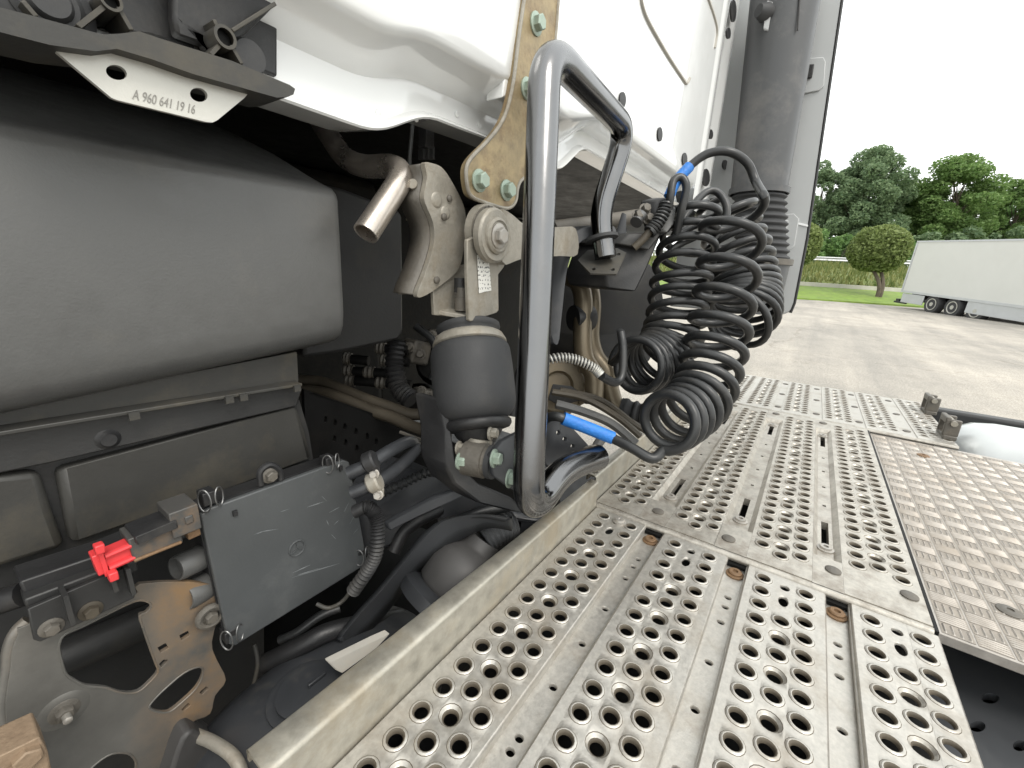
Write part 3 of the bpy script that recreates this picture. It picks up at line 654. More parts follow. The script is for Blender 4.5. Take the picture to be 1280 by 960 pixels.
# ================================================================== TRUCK: cab
cab = thing('truck_cab', Vector((.9, .6, CAMH+.1)), 'white truck cab rear wall with stepped lower flange', 'truck cab')
def lev(x, pts):
    return float(np.interp(x, [p[0] for p in pts], [p[1] for p in pts]))
def sm(pts):
    xs_ = np.linspace(-1.2, 2.2, 341); v = np.interp(xs_, [p[0] for p in pts], [p[1] for p in pts]); k = np.ones(5)/5
    v = np.convolve(np.pad(v, 2, 'edge'), k, 'valid'); return list(zip(xs_, v))
FLG = sm([(-.5, .148), (.345, .147), (.42, .186), (.56, .191), (.765, .191), (.85, .252), (2.2, .252)])
LOC = sm([(-.5, .197), (.345, .200), (.41, .223), (.6, .229), (.77, .231), (.87, .288), (2.2, .288)])
UPC = sm([(-.5, .252), (.315, .253), (.342, .256), (.387, .274), (.54, .283), (.72, .285), (.855, .331), (2.2, .345)])
g = G(); rows = []
xs_ = [-1.2]+list(np.arange(-.4, 1.60, .0115))+[1.605]
for x in xs_:
    f, lo, u = lev(x, FLG), lev(x, LOC), lev(x, UPC)
    u *= .9; pr = [(.400, 2.2), (.402, u+.30), (.404, u+.05), (.4055, u+.006), (.409, u), (.415, u-.004), (.458, lo+.004), (.4635, lo), (.464, lo-.006), (.4585, f+.012), (.456, f+.006), (.450, f+.002), (.444, f), (.441, f-.003), (.443, f-.005), (.47, f-.003), (.50, f)]
    rows.append([V(x, y, z) for y, z in pr])
g.grid(rows); g.build('wall_panel', 'white', cab, ang=33)
G().bx(-1.2, 2.2, .50, 2.6, .27, .33).build('floor_pan', 'black', cab)
# pillar to the right of the panel
g = G(); rows = []
pp = [(1.603, .404), (1.668, .432), (1.70, .452), (1.76, .458), (1.80, .442), (1.84, .440), (1.88, .458), (1.96, .464), (2.0, .452), (2.05, .452), (2.10, .47), (2.17, .49), (2.19, .55)]
for z in (.256, .30, .6, 1.2, 2.2): rows.append([V(x + .05*0, y, z) for x, y in pp])
g.grid(rows); g.build('corner_pillar', 'white', cab, ang=30)
G().bx(2.16, 2.20, .5, 2.6, .2, 2.2).build('side_wall', 'white', cab)
def pressed_groove(pts, r, name='seam_bead', m='seam'): return G().tube(smooth([PY(*p, .4015) for p in pts], 8), r, 6).build(name, m, cab)  # dark bead standing in for the shaded line of a groove
pressed_groove([(800, -12), (803, 8), (812, 30), (835, 70), (852, 96), (858, 104), (862, 98)], .0042)
pressed_groove([(882, -10), (893, 22), (896, 40), (893, 60)], .0045)
for (px, py, rx, ry) in ((777, 125, 4, 10), (824, 168, 3, 9), (855, 199, 3, 8), (812, 262, 2, 5)):
    if py > 250: continue
    G().prism(ell(lambda a, b: PY(a, b, .4035), px, py, rx, ry, 18), Vector((0, -.003, 0))).build('hole_plug', 'plastic', cab)  # black oval painted in place of a dark open hole
for (px, py, rx, ry) in ((915, 14, 3.5, 14), (909, 42, 2.5, 7), (887, 168, 2.5, 6), (905, 206, 3, 6), (881, 222, 4.5, 11)):
    G().prism(ell(lambda a, b: PY(a, b, .447), px, py, rx, ry, 16), Vector((0, -.006, 0))).build('hole_plug', 'plastic', cab)  # flat black ovals imitate the darkness of open pillar holes
for (px, py) in ((425, 141), (473, 142), (520, 148), (571, 143), (599, 157), (812, 228)):
    c = PY(px, py, .459); G().lathe(c, c+TOCAM*.0012, [(0, .0045), (.6, .0042), (1, .003)], 12).build('spot_weld', 'white', cab)

# side fairing and intake duct
XF = 2.24
fa = thing('side_fairing', PX(985, 393, XF), 'tall grey side fairing panel at the right of the cab', 'side fairing')
F = lambda a, b: PX(a, b, XF)
ol = [F(1060, -60), F(1052, 0), F(1030, 150), F(1008, 300), F(993, 378), F(989, 389), F(980, 393), F(940, 392)]
yl = .60
ol += [Vector((XF, yl, ol[-1].z)), Vector((XF, yl, ol[0].z))]
G().prism(ol, XB*.03).build('panel', 'fairing', fa, bevel=.006)
ed_ = [F(1060.5, -60), F(1052.5, 0), F(1030.5, 150), F(1008.5, 300), F(993, 379), F(988, 391)]
G().tube([p+XB*.004 for p in ed_], .006, 8).build('edge_trim', 'plastic', fa)
def fl(pxs, inner, m2='plastic'):
    g = G(); a = [F(*p)-XB*.001 for p in pxs]; g.prism(a, -XB*.006); o = g.build('latch_recess', 'fairing', fa, bevel=.004)
    G().prism([F(*p)-XB*.0075 for p in inner], -XB*.012).build('latch', m2, o, bevel=.003)
fl([(1003, 74), (1029, 72), (1032, 78), (1030, 108), (1024, 114), (1000, 119)], [(1000, 84), (1018, 82), (1015, 99), (998, 102)])
fl([(964, 270), (992, 267), (999, 274), (993, 308), (986, 314), (962, 318)], [(966, 275), (986, 276), (980, 303), (962, 308)], 'fairing')
G().prism([F(*p)-XB*.001 for p in ((990, 276), (1010, 281), (1010, 283.5), (990, 279))], -XB*.003).build('crease', 'white', fa)
G().prism([F(*p)-XB*.001 for p in ((990, 122), (996, 124), (998, 130), (992, 142), (986, 146))], -XB*.02).build('clip', 'plastic', fa, bevel=.003)

XD = 2.08
du = thing('intake_duct', PX(950, 330, XD), 'dark grey vertical air intake duct in front of the side fairing', 'air duct')
a, b = PX(986, -40, XD), PX(948, 238, XD)
def oval(c, rx, ry, n=28): return [c+Vector((ry*math.sin(t), rx*math.cos(t), 0)) for t in [2*math.pi*k/n for k in range(n)]]
g = G(); rows = []
for i in range(13):
    t = i/12; c = a.lerp(b, t); rx = .118-.016*t; rr = oval(c, rx, .095); rows.append(rr+[rr[0]])
g.grid(rows); bmesh.ops.remove_doubles(g.b, verts=g.b.verts, dist=1e-5); g.build('duct_body', 'duct', du)
c0 = b; c1 = PX(953, 330, XD); g = G(); rows = []
n = 66
for i in range(n+1):
    t = i/n; c = c0.lerp(c1, t); w = math.cos(t*math.pi*2*11); rx = .094+.0065*w; rr = oval(c, rx, rx*.92); rows.append(rr+[rr[0]])
g.grid(rows); bmesh.ops.remove_doubles(g.b, verts=g.b.verts, dist=1e-5); g.build('bellows', 'rubber', du, ang=80)
for t_ in (.02, .97):
    c = c0.lerp(c1, t_); g = G(); g.grid([(lambda q: q+[q[0]])(oval(c+ZB*dz, rx, rx*.93)) for dz, rx in ((-.012, .104), (-.011, .110), (.011, .110), (.012, .104))]); g.build('clamp_band', 'duct' if t_ < .5 else 'castdk', du)
c1b = c1-ZB*.20
G().lathe(c1, c1b, [(0, .098), (1, .092)], 28).build('lower_neck', 'duct', du)
q = [PX(*p, XD-.1) for p in ((959, 0), (966, 2), (960, 38), (954, 36))]
G().prism(q, XB*.03).build('hanger', 'fairing', du, bevel=.003)
c = PX(948, 13, XD-.12); G().lathe(c, c+Vector((.05, -.04, 0)), [(0, .02), (.5, .03), (1, .018)], 16).build('grommet', 'rubber', du)
for (p0, p1) in (((990, -5), (987, 30)), ((1000, -5), (997, 38))):
    G().tube([PX(*p0, XD-.086)+Vector((0, 0, 0)), PX(*p1, XD-.086)], .003, 6).build('moulded_line', 'plastic', du)

# ---- upper left bracket with part number
bk_ = thing('corner_bracket', PY(200, 60, .44), 'ribbed black moulding over a pale pressed tab at the top left', 'bracket')
Y0 = .425
q = lambda a, b: PY(a, b, Y0)
tab = [(63, 56), (72, 66), (139, 122), (146, 125), (258, 152.5), (266, 153), (272, 150), (306, 122), (311, 116), (240, 96), (130, 62)]
G().prism(poly(q, tab), YB*.004, [ell(q, 145.5, 90.5, 13.5, 9, 20, R(18)), ell(q, 248.5, 118.5, 11.2, 8.6, 20, R(18))]).build('tab', 'tab', bk_)
TAB = bpy.data.objects[[o.name for o in bk_.children][0]]
fc = bpy.data.curves.new('stamp', 'FONT'); fc.body = 'A 960 641 19 16'; fc.size = 1; fc.extrude = .01
fo = bpy.data.objects.new('stamp_tmp', fc); COL.objects.link(fo); bpy.context.view_layer.update()
dg = bpy.context.evaluated_depsgraph_get(); fm = bpy.data.meshes.new_from_object(fo.evaluated_get(dg)); bpy.data.objects.remove(fo)
wv = [v.co.x for v in fm.vertices]; wmin, wmax = min(wv), max(wv)
A_, B_ = q(165, 123.5), q(243, 142.5); exu = (B_-A_)/(wmax-wmin); eyu = (q(166.8, 111)-q(165, 123.5))/.72
for v in fm.vertices: v.co = A_+exu*(v.co.x-wmin)+eyu*v.co.y+TOCAM*(.0002+.0003*(v.co.z > 0))
ctr = (A_+B_)/2
for v in fm.vertices: v.co -= ctr
fm.name = 'stamped_number'; link('stamped_number', fm, M['stampmark'], ctr, TAB)
# lip (shelf edge)
lip = [(-40, 0), (0, 9), (65, 26), (128, 43), (150, 42), (174, 39), (200, 48), (290, 76), (362, 106), (369, 111), (367, 118), (360, 121), (346, 122), (240, 92), (190, 74), (146, 61), (120, 64), (62, 56), (0, 40), (-40, 31)]
G().prism(poly(lambda a, b: PY(a, b, .412), lip), YB*.05).build('shelf_lip', 'shield', bk_)
bp = [(-40, -60), (375, -60), (375, 0), (366, 20), (347, 33), (347, 96), (300, 78), (200, 46), (150, 40), (128, 42), (0, 10), (-40, 0)]
G().prism(poly(lambda a, b: PY(a, b, .455), bp), YB*.02).build('back_plate', 'plastic', bk_, bevel=.002)
pl = [(216, -40), (345, -40), (345, 6), (300, 52), (288, 66), (220, 42), (216, 20)]
G().prism(poly(lambda a, b: PY(a, b, .436), pl), YB*.012).build('inner_plate', 'plastic', bk_, bevel=.003)
def rib(p0, p1, w=.0028, y0=.418, y1=.455):
    A, B = PY(*p0, y0), PY(*p1, y0); d = (B-A).normalized(); n_ = d.cross(YB).normalized()*w/2
    G().prism([A-n_, B-n_, B+n_, A+n_], YB*(y1-y0)).build('rib', 'shield', bk_, bevel=.0006)
for a, b in (((130, 8), (98, 33)), ((148, 8), (165, 38)), ((28, 0), (46, 21)), ((275, 56), (264, 68)), ((289, 56), (303, 80)), ((291, 38), (345, 4)), ((272, 34), (268, 24))): rib(a, b)
def boss(px, py, rp, y0=.416, depth=.04):
    c = PY(px, py, y0); r_ = (PY(px+rp, py, y0)-c).length
    G().lathe(c, c+YB*depth, [(0, r_*.72), (0, r_), (1, r_), (1, r_*.4)], 24, caps=False).build('boss', 'shield', bk_)
    G().lathe(c+YB*.006, c+YB*.012, [(0, r_*.72), (1, r_*.72)], 20).build('boss_bore', 'black', bk_)
boss(139, 0, 13); boss(282, 46, 12.5)
c = PY(314, 70, .425); G().lathe(c, c+YB*.03, [(0, .006), (0, .012), (.25, .0145), (1, .0145)], 24).build('cap', 'rubber', bk_)
c = PY(58, 4, .432)
for r_, d in ((.024, 0), (.018, -.006), (.012, -.01)): G().lathe(c+YB*d, c+YB*.02, [(0, r_*.8), (.15, r_), (1, r_)], 28).build('disc', 'rubber', bk_)

# ================================================================== under-cab: covers and shields on the left
cv = thing('engine_cover', PY(200, 480, .6), 'big charcoal plastic cover with rounded corners under the cab at left', 'engine cover')
Yc = .50
zt_, zb_ = .092, -.104; xr = PY(428, 330, Yc).x; rad = .035
prof = [(Yc+.30, zt_+.10), (Yc+.14, zt_+.045), (Yc+.06, zt_+.012), (Yc+.025, zt_-.001), (Yc+.010, zt_-.006), (Yc+.003, zt_-.012), (Yc, zt_-.020), (Yc, zb_+.04), (Yc+.002, zb_+.022), (Yc+.009, zb_+.008), (Yc+.022, zb_), (Yc+.04, zb_-.006), (Yc+.30, zb_-.02)]
g = G(); rows = []
for x, dy, sh in [(-.6, 0, 0), (-.2, 0, 0), (0, 0, 0), (.1, 0, 0), (.2, 0, 0), (xr-.05, 0, 0), (xr-.008, 0, 0), (xr-.003, .0006, .0006), (xr-.0008, .002, .0015), (xr, .005, .003), (xr, .30, .008)]:
    cz = (zt_+zb_)/2
    rows.append([V(x, min(y+dy, Yc+.33), cz+(z-cz)*(1-sh/.1)-(.095*max(0, xr-x) if z < cz else 0)) for y, z in prof])
g.grid(rows); g.build('shell', 'cover', cv, ang=60)
Y2 = .60
q = lambda a, b: PY(a, b, Y2)
G().prism(poly(q, [(380, 225), (430, 236), (497, 262), (503, 270), (504, 416), (499, 425), (430, 440), (380, 447)]), YB*.25).build('inner_shell', 'cover2', cv, bevel=.006)

sh = thing('splash_shield', PY(200, 600, .55), 'dusty black plastic splash shield panels below the charcoal cover', 'splash shield')
q = lambda a, b: PY(a, b, .535)
G().prism(poly(q, [(-40, 520), (371, 440), (373, 478), (-40, 556)]), YB*.01).build('upper_strip', 'shield', sh)
A, B = PY(-40, 546, .515), PY(378, 479, .515)
g = G(); d_ = (B-A).normalized(); g.prism([A, B, B-ZB*.004, A-ZB*.004], YB*.04); g.build('ledge', 'shield', sh, bevel=.001)
for t_ in (.37, .68, .735, .97): c = A.lerp(B, t_); G().box(c-ZB*.005+TOCAM*.001, (.008, .004, .008)).build('ledge_tooth', 'shield', sh)
q = lambda a, b: PY(a, b, .53)
G().prism(poly(q, [(-40, 545), (372, 481), (378, 486), (371, 508), (60, 580), (-40, 600)]), YB*.01).build('middle_panel', 'cover2', sh, bevel=.002)
c = q(135, 549); G().lathe(c, c+TOCAM*.004, [(0, .010), (.3, .008), (1, .006)], 20).build('clip', 'plastic', sh)
q2 = lambda a, b: PY(a, b, .545)
G().prism(poly(q2, [(-40, 590), (60, 572), (374, 500), (386, 540), (392, 578), (260, 640), (-40, 735)]), YB*.01).build('lower_backing', 'cover2', sh)
g = G(); fr = [(70, 588), (372, 508), (382, 538), (391, 572), (300, 606), (88, 680), (80, 640)]
g.prism(poly(lambda a, b: PY(a, b, .533), fr), YB*.02).build('lower_panel', 'shield', sh, bevel=.006)
g = G(); fr = [(-40, 598), (50, 590), (66, 640), (82, 684), (-40, 722)]
g.prism(poly(lambda a, b: PY(a, b, .533), fr), YB*.02).build('lower_panel', 'shield', sh, bevel=.006)

# cable rail + connector
cr = thing('cable_duct', PY(100, 740, .46), 'black cable duct rail running under the shield to the junction box', 'cable duct')
q = lambda a, b: PY(a, b, .465)
G().prism(poly(q, [(23, 728), (130, 692), (250, 640), (256, 662), (160, 706), (35, 756)]), YB*.03).build('upper_channel', 'plastic', cr, bevel=.002)
G().prism(poly(lambda a, b: PY(a, b, .455), [(30, 750), (120, 716), (170, 700), (174, 712), (34, 765)]), YB*.02).build('lower_channel', 'cover2', cr, bevel=.0015)
G().prism(poly(lambda a, b: PY(a, b, .448), [(34, 762), (42, 800), (50, 803), (168, 748), (170, 741), (160, 708)]), YB*.004).build('mount_flange', 'cover2', cr, bevel=.001)
for a, b in (((82, 745), (92, 782)), ((160, 712), (168, 744)), ((140, 720), (146, 740))):
    A_, B_ = PY(*a, .436), PY(*b, .436); n_ = XB*.0015; G().prism([A_-n_, B_-n_, B_+n_, A_+n_], YB*.02).build('rib', 'cover2', cr)
for (px, py, m_) in ((64, 784, 'castdk'), (113, 763, 'pipebr')):
    c = PY(px, py, .448); G().hexa(c, TOCAM, sz(c, 8), sz(c, 8), sz(c, 12), sz(c, 2)).build('bolt', m_, cr)
G().tube([PY(-40, 768, .49), PY(0, 752, .49), PY(30, 742, .48)], .010, 12).build('cable', 'plastic', cr)

pc = thing('plug_connector', PY(210, 680, .45), 'grey rust stained connector between the red plug and the junction box', 'connector')
def along(p0, p1, y, w, h, name, m, par, bevel=.001, d=0):
    A, B = PY(*p0, y), PY(*p1, y); t = (B-A).normalized(); n_ = YB.cross(t).normalized(); G().prism([A-n_*h/2, B-n_*h/2, B+n_*h/2, A+n_*h/2], YB*w).build(name, m, par, bevel=bevel)
along((164, 690), (226, 664), .435, .026, .024, 'housing', 'conn', pc)
along((170, 677), (222, 655), .43, .03, .008, 'top_rail', 'plastic', pc)
along((168, 702), (228, 678), .433, .012, .0028, 'lower_flange', 'rust', pc)
along((214, 659), (250, 645), .432, .032, .026, 'socket', 'conn', pc)
along((234, 668), (250, 661), .440, .012, .014, 'rusty_neck', 'rust', pc)
along((232, 652), (242, 648), .4305, .004, .008, 'tab', 'conn', pc)
rp = thing('red_plug', PY(145, 700, .44), 'bright red plastic plug on the end of the connector', 'plug')
along((131, 704), (167, 688), .438, .012, .0165, 'barrel', 'red', rp)
for o_ in (-.006, .006): 
    A, B = PY(134, 703, .437), PY(166, 689, .437); t = (B-A).normalized(); n_ = YB.cross(t); G().tube([A+n_*o_, B+n_*o_], .0025, 8).build('fin', 'red', rp)
along((127, 706), (133, 703.5), .435, .016, .026, 'flange', 'red', rp)
along((119, 709), (128, 705), .437, .012, .020, 'cap', 'red', rp)
for (px, py) in ((124, 685), (141, 719)):
    c = PY(px, py, .432); G().box(c, (.006, .008, .008)).build('lug', 'red', rp, bevel=.001)

# stamped plate
sp_ = thing('mounting_plate', PY(140, 900, .46), 'rust streaked pressed steel plate with big cutouts at the lower left', 'steel plate')
Q = lambda a, b: (a*.25, 720+b*.25)
q = lambda a, b: PY(*Q(a, b), .462)
out_ = [(150, 240), (90, 300), (60, 380), (50, 480), (28, 640), (40, 760), (70, 840), (120, 900), (240, 940), (260, 1060), (900, 1100), (960, 1000), (950, 900), (920, 850), (950, 740), (1050, 690), (1075, 600), (1130, 520), (1085, 420), (1060, 330), (1100, 150), (1050, 40), (700, 40), (660, 110)]
h1 = [(300, 330), (330, 290), (420, 250), (560, 180), (680, 125), (740, 130), (755, 155), (730, 185), (698, 200), (715, 260), (742, 340), (775, 430), (790, 480), (750, 530), (690, 580), (610, 585), (530, 560), (430, 550), (370, 520), (330, 490), (310, 430), (296, 370)]
h2 = [(748, 660), (770, 620), (830, 560), (920, 485), (990, 456), (1014, 468), (1010, 510), (975, 570), (900, 640), (850, 678), (800, 682)]
h3 = [(440, 1000), (480, 940), (560, 890), (640, 888), (675, 920), (680, 960), (660, 1010), (560, 1040)]
sqs = [[(788, 358), (828, 336), (845, 360), (803, 386)], [(897, 297), (940, 273), (951, 296), (908, 324)], [(997, 582), (1030, 553), (1046, 562), (1012, 593)], [(907, 668), (940, 636), (956, 644), (922, 674)], [(796, 440), (815, 420), (838, 418), (836, 432), (806, 460)]]
def sc(pts): return smooth([q(*p) for p in pts], 3, True)
G().prism(sc(out_), YB*.005, [sc(h1), sc(h2), sc(h3)]+[poly(q, s_) for s_ in sqs]).build('plate', 'stamp', sp_, bevel=.0012)
for hh in (h1, h2, h3): G().tube(sc(hh)+[sc(hh)[0]], .0009, 6).build('rolled_rim', 'stamp', sp_)
c = PY(80, 888, .462); e_ = sz(c, 1); G().hexa(c, TOCAM, 9*e_, 9*e_, 15*e_, 3*e_).build('nut', 'castdk', sp_); G().lathe(c+TOCAM*11*e_, c+TOCAM*22*e_, [(0, 4.5*e_), (.9, 4.5*e_), (1, 3*e_)], 14).build('stud', 'zincg', sp_)
G().lathe(c-TOCAM*.0005, c+TOCAM*.0014, [(0, sz(c, 25)), (.4, sz(c, 23)), (.9, sz(c, 17)), (1, sz(c, 15))], 32).build('embossed_seat', 'stampplain', sp_, ang=80)
LE = smooth([q(*p) for p in ((240, 940), (120, 900), (70, 840), (40, 760), (28, 640), (50, 480), (60, 380), (90, 300), (150, 240))], 5)
G().tube([p+YB*.006 for p in LE], .005, 10).build('rolled_edge', 'stamp', sp_)
ob = thing('pipe_lug', PY(30, 945, .42), 'orange rusted lug with a cap screw in the bottom left corner', 'lug')
G().prism(poly(lambda a, b: PY(a, b, .40), [(-30, 960), (50, 921), (60, 940), (70, 990), (-30, 1020)]), YB*.03).build('block', 'rustblock', ob, bevel=.0012)
c = PY(34, 946, .40); G().hexa(c, TOCAM, sz(c, 14), sz(c, 9), 0).build('screw', 'rustblock', ob)

# ---- junction box with star emblem
jb = thing('junction_box', PY(370, 700, .47), 'flat slate grey plastic junction box with scuffed lid held by wire clips', 'junction box')
Yj = .455
q = lambda a, b: PY(a, b, Yj)
P4 = [(250, 641), (437, 574), (459, 706), (288, 811)]
# leaned a little: bottom edge nearer
def qj(a, b): t = (b-574)/230; return PY(a, b, Yj-.012*t)
lid = [(251, 645), (262, 636), (430, 575.5), (437, 578), (458.5, 700), (456, 706), (294, 808), (287, 806)]
L4 = poly(qj, lid)
nj = (L4[3]-L4[0]).cross(L4[6]-L4[0]).normalized(); nj = -nj if nj.y > 0 else nj
def plane_fix(P, o, n): return [p-n*((p-o).dot(n)) for p in P]
oj = (L4[0]+L4[2]+L4[5])/3; L4 = plane_fix(L4, oj, nj)
G().prism(L4, -nj*.007).build('lid', 'lid', jb, bevel=.0015)
cc = sum(L4, Vector())/8
G().prism([cc+(p-cc)*.975-nj*.0085 for p in L4], -nj*.032).build('housing', 'plastic', jb, bevel=.002)
G().prism([cc+(p-cc)*1.012-nj*.0072 for p in L4], -nj*.0016).build('gasket_rim', 'plastic', jb)
def onlid(a, b, h=0): d = ray(a, b); t = (oj-O).dot(nj)/d.dot(nj); return O+d*t+nj*h
c = onlid(371, 685, .0006); rl = (onlid(379.5, 685)-onlid(371, 685)).length
g = G().torus(c, nj, rl, .0011, 32, 8); upv = (onlid(370, 676)-onlid(371, 685)).normalized(); sdv = nj.cross(upv)
g.build('emblem_ring', 'lid', jb)
g = G()
for k in range(3):
    a = 2*math.pi*k/3; d = upv*math.cos(a)+sdv*math.sin(a); e = nj.cross(d)
    g.prism([c+d*rl, c+e*.0011, c-d*.0005, c-e*.0011], nj*.0012)
g.build('emblem_star', 'lid', jb)
# scuffs on lid
for (x0, y0, x1, y1, w) in ((325, 665, 348, 661, 1.2), (318, 668, 330, 664, .8), (365, 722, 425, 704, 1.4), (366, 716, 388, 706, 1.3), (372, 719, 400, 710, 1.5), (384, 634, 405, 627, 1.1), (402, 620, 409, 627, .8), (411, 641, 424, 634, 1.), (414, 668, 420, 674, 1.), (430, 640, 436, 628, .7), (437, 655, 446, 640, .8), (441, 668, 448, 660, .8), (417, 656, 424, 650, 1.), (350, 640, 362, 636, .6), (408, 650, 411, 657, .8)):
    A, B = onlid(x0, y0, .0001), onlid(x1, y1, .0001); t = B-A; n_ = nj.cross(t).normalized()*(w*.0005)
    k = 5; L_ = []; R_ = []
    for i in range(k+1):
        f = i/k; p = A+t*f; ww = n_*(math.sin(math.pi*min(max(f, .04), .96))*random.uniform(.4, 1.4)); L_.append(p+ww); R_.append(p-ww*random.uniform(.4, 1))
    G().prism(L_+R_[::-1], nj*.00012).build('scuff', 'scuffmat' if 'scuffmat' in M else M.setdefault('scuffmat', mat('scuffed_plastic', (.185, .195, .2), .6)), jb)
def wireclip(px, py, s_=1.):
    c = onlid(px, py, 0); t = thing_part('clip', jb, c)
    return t
def clip(px, py, flip=1):
    c = onlid(px, py, .002)
    b = G().box(c-nj*.010, (.012, .016, .014)).build('clip_block', 'plastic', jb, bevel=.001)
    for o_, rr in ((-.007, .008), (.006, .0095)):
        e = (sdv*(.75 if o_ < 0 else -.3)*flip+nj*.5).normalized(); pts = [c+sdv*o_*flip+upv*(math.cos(a)*rr*1.25)+e*(math.sin(a)*rr*.7) for a in [2*math.pi*k/18 for k in range(18)]]
        G().tube(pts, .0008, 6, closed=True).build('wire_loop', 'wire', b)
clip(263, 623); clip(414, 578); clip(290, 795); clip(452, 694)
c = PY(337, 594, .46); G().tube(smooth([PY(326, 606, .46), PY(325, 590, .46), PY(337, 581, .46), PY(349, 588, .46), PY(351, 600, .46)], 5), .0035, 8).build('mount_eye', 'plastic', jb)
G().hexa(c+TOCAM*.0, TOCAM, .0062, .006, .009).build('eye_bolt', 'castdk', jb)
for (px, py, r_) in ((244, 699, .013), (254, 733, .0145)):
    c = PY(px+8, py-3, .475); d = Vector((-1, -.25, .12)); G().lathe(c, c+d*.024, [(0, r_), (.85, r_), (1, r_*.92), (1, r_*.8), (.7, r_*.8)], 22).build('cable_gland', 'cover', jb)
c = PY(263, 770, .455); G().torus(c, TOCAM, .0105, .0035, 22, 8).build('mount_eye', 'castdk', jb); G().hexa(c+YB*.002, TOCAM, .006, .007, .0095).build('eye_bolt', 'castdk', jb)
c = onlid(293, 641, .001); G().box(c, (.004, .004, .006)).build('lid_peg', 'plastic', jb)
c = onlid(425, 585, .001); G().box(c, (.004, .004, .006)).build('lid_peg', 'plastic', jb)

# cables right of the box
def hose(name, pts, r, m, label, cat, group=None, n=8, seg=10, D=True):
    P = [PD(*p) for p in pts] if D else [PY(*p) for p in pts]
    o = G().tube(smooth(P, n), r, seg).build(name, m); tag(o, label, cat, group); return o
hA = hose('power_cable', [(436, 592, .50, ), (462, 580, .505), (490, 562, .54), (512, 552, .60), (522, 558, .64)], .0085, 'blade', 'thick upper cable leaving the junction box through a clamp', 'cable', 'cables clamped beside the junction box')
hB = hose('power_cable', [(440, 616, .50), (466, 605, .505), (490, 590, .54), (508, 575, .58), (522, 560, .62)], .0085, 'blade', 'thick lower cable leaving the junction box through a pale clamp', 'cable', 'cables clamped beside the junction box')
def pclamp(px, py, D, m, label):
    c = PD(px, py, D); t = thing('cable_clamp', c, label, 'clamp', 'clamps on the junction box cables')
    ax = (PD(px+20, py-9, D)-PD(px, py, D)).normalized()
    G().lathe(c-ax*.007, c+ax*.007, [(0, .0105), (.15, .0125), (.85, .0125), (1, .0105)], 20).build('ring', m, t)
    d = ax.cross(fw).normalized(); d = d if d.z < 0 else -d
    G().box(c+d*.013, (.009, .009, .011)).build('ear', m, t, bevel=.001); G().hexa(c+d*.015-fw*.004, -fw, .0045, .005, .006).build('bolt', 'zincg', t)
pclamp(463, 577, .498, 'plastic', 'dark clamp on the upper junction box cable')
pclamp(468, 603, .498, 'cast', 'pale clamp on the lower junction box cable')
G0 = [(443, 640, .50), (458, 634, .50), (468, 642, .505), (472, 660, .505), (470, 690, .505), (460, 712, .51), (442, 738, .52)]
P = smooth([PD(*p) for p in G0], 26); n = len(P)
o = G().tube(P, [.0078+(.0011*math.cos(i*1.57*1.0) if 20 < i else 0) for i in range(n)], 12).build('corrugated_hose', 'plastic'); tag(o, 'corrugated black conduit bending down beside the junction box', 'conduit')
hose('thin_cable', [(396, 755, .52), (410, 760, .52), (425, 754, .53), (436, 742, .53), (440, 728, .53)], .0025, 'shield', 'thin grey cable looping under the junction box corner', 'cable')
hose('sleeved_hose', [(330, 830, .56), (380, 805, .56), (410, 790, .57), (450, 780, .6), (500, 770, .66)], .012, 'plastic', 'dark hose with metal bands running low behind the junction box', 'hose')
hose('thin_cable', [(318, 805, .53), (322, 830, .53), (316, 860, .53)], .0025, 'shield', 'thin upright cable below the junction box corner', 'cable')

# ================================================================== spring, levers
axA, axB = PD(584, 396, .64), PD(603, 592, .60)
asz = thing('air_spring', axB, 'black rubber air spring bellows standing under the cab', 'air spring')
def lt(prof, name, m, par=asz, seg=40):
    prof = [(.2+(t-.17)*.879, r_) for t, r_ in prof]
    return G().lathe(axA, axB, prof, seg).build(name, m, par, ang=50)
lt([(.0, .040), (.02, .0475), (.045, .048), (.06, .046), (.075, .0435), (.09, .044)], 'top_ring', 'rubber')
lt([(.085, .046), (.10, .0505), (.115, .052), (.14, .0545), (.155, .0555), (.165, .054), (.17, .050)], 'crimp_collar', 'cast')
lt([(.16, .052), (.185, .0570), (.22, .0592), (.33, .0603), (.5, .0603), (.59, .0592), (.645, .0560), (.68, .051), (.705, .045), (.71, .04)], 'bellows', 'rubber')
lt([(.69, .036), (.71, .047), (.725, .0495), (.75, .0495), (.775, .046), (.785, .038)], 'piston_rim', 'plastic')
lt([(.78, .036), (.82, .032), (.85, .026), (.87, .024), (.87, .022), (.93, .021)], 'piston', 'plastic')
# lower mount
lm = thing('spring_mount', PD(600, 610, .60), 'black lower spring bracket with green bolts and a grey bushing', 'mount bracket')
o_ = [(548, 500), (556, 498), (563, 520), (566, 548), (570, 575), (600, 605), (640, 622), (660, 640), (640, 640), (600, 630), (568, 605), (556, 580), (556, 540)]
G().prism([PD(a, b, .585) for a, b in o_], YB*.05).build('cradle', 'plastic', lm, bevel=.004)
G().prism([PD(a, b, .552) for a, b in [(612, 572), (628, 552), (655, 538), (668, 560), (668, 620), (640, 612), (618, 596)]], YB*.008).build('side_plate', 'blade', lm, bevel=.002)
a, b = PD(578, 571, .59), PD(612, 577, .575)
G().lathe(a, b, [(0, .016), (.02, .020), (.12, .020), (.14, .024), (.86, .024), (.88, .0205), (1, .0205)], 28).build('bushing', 'castdk', lm)
G().lathe(b, b+(b-a)*.18, [(0, .023), (1, .023)], 24).build('rubber_end', 'rubber', lm)
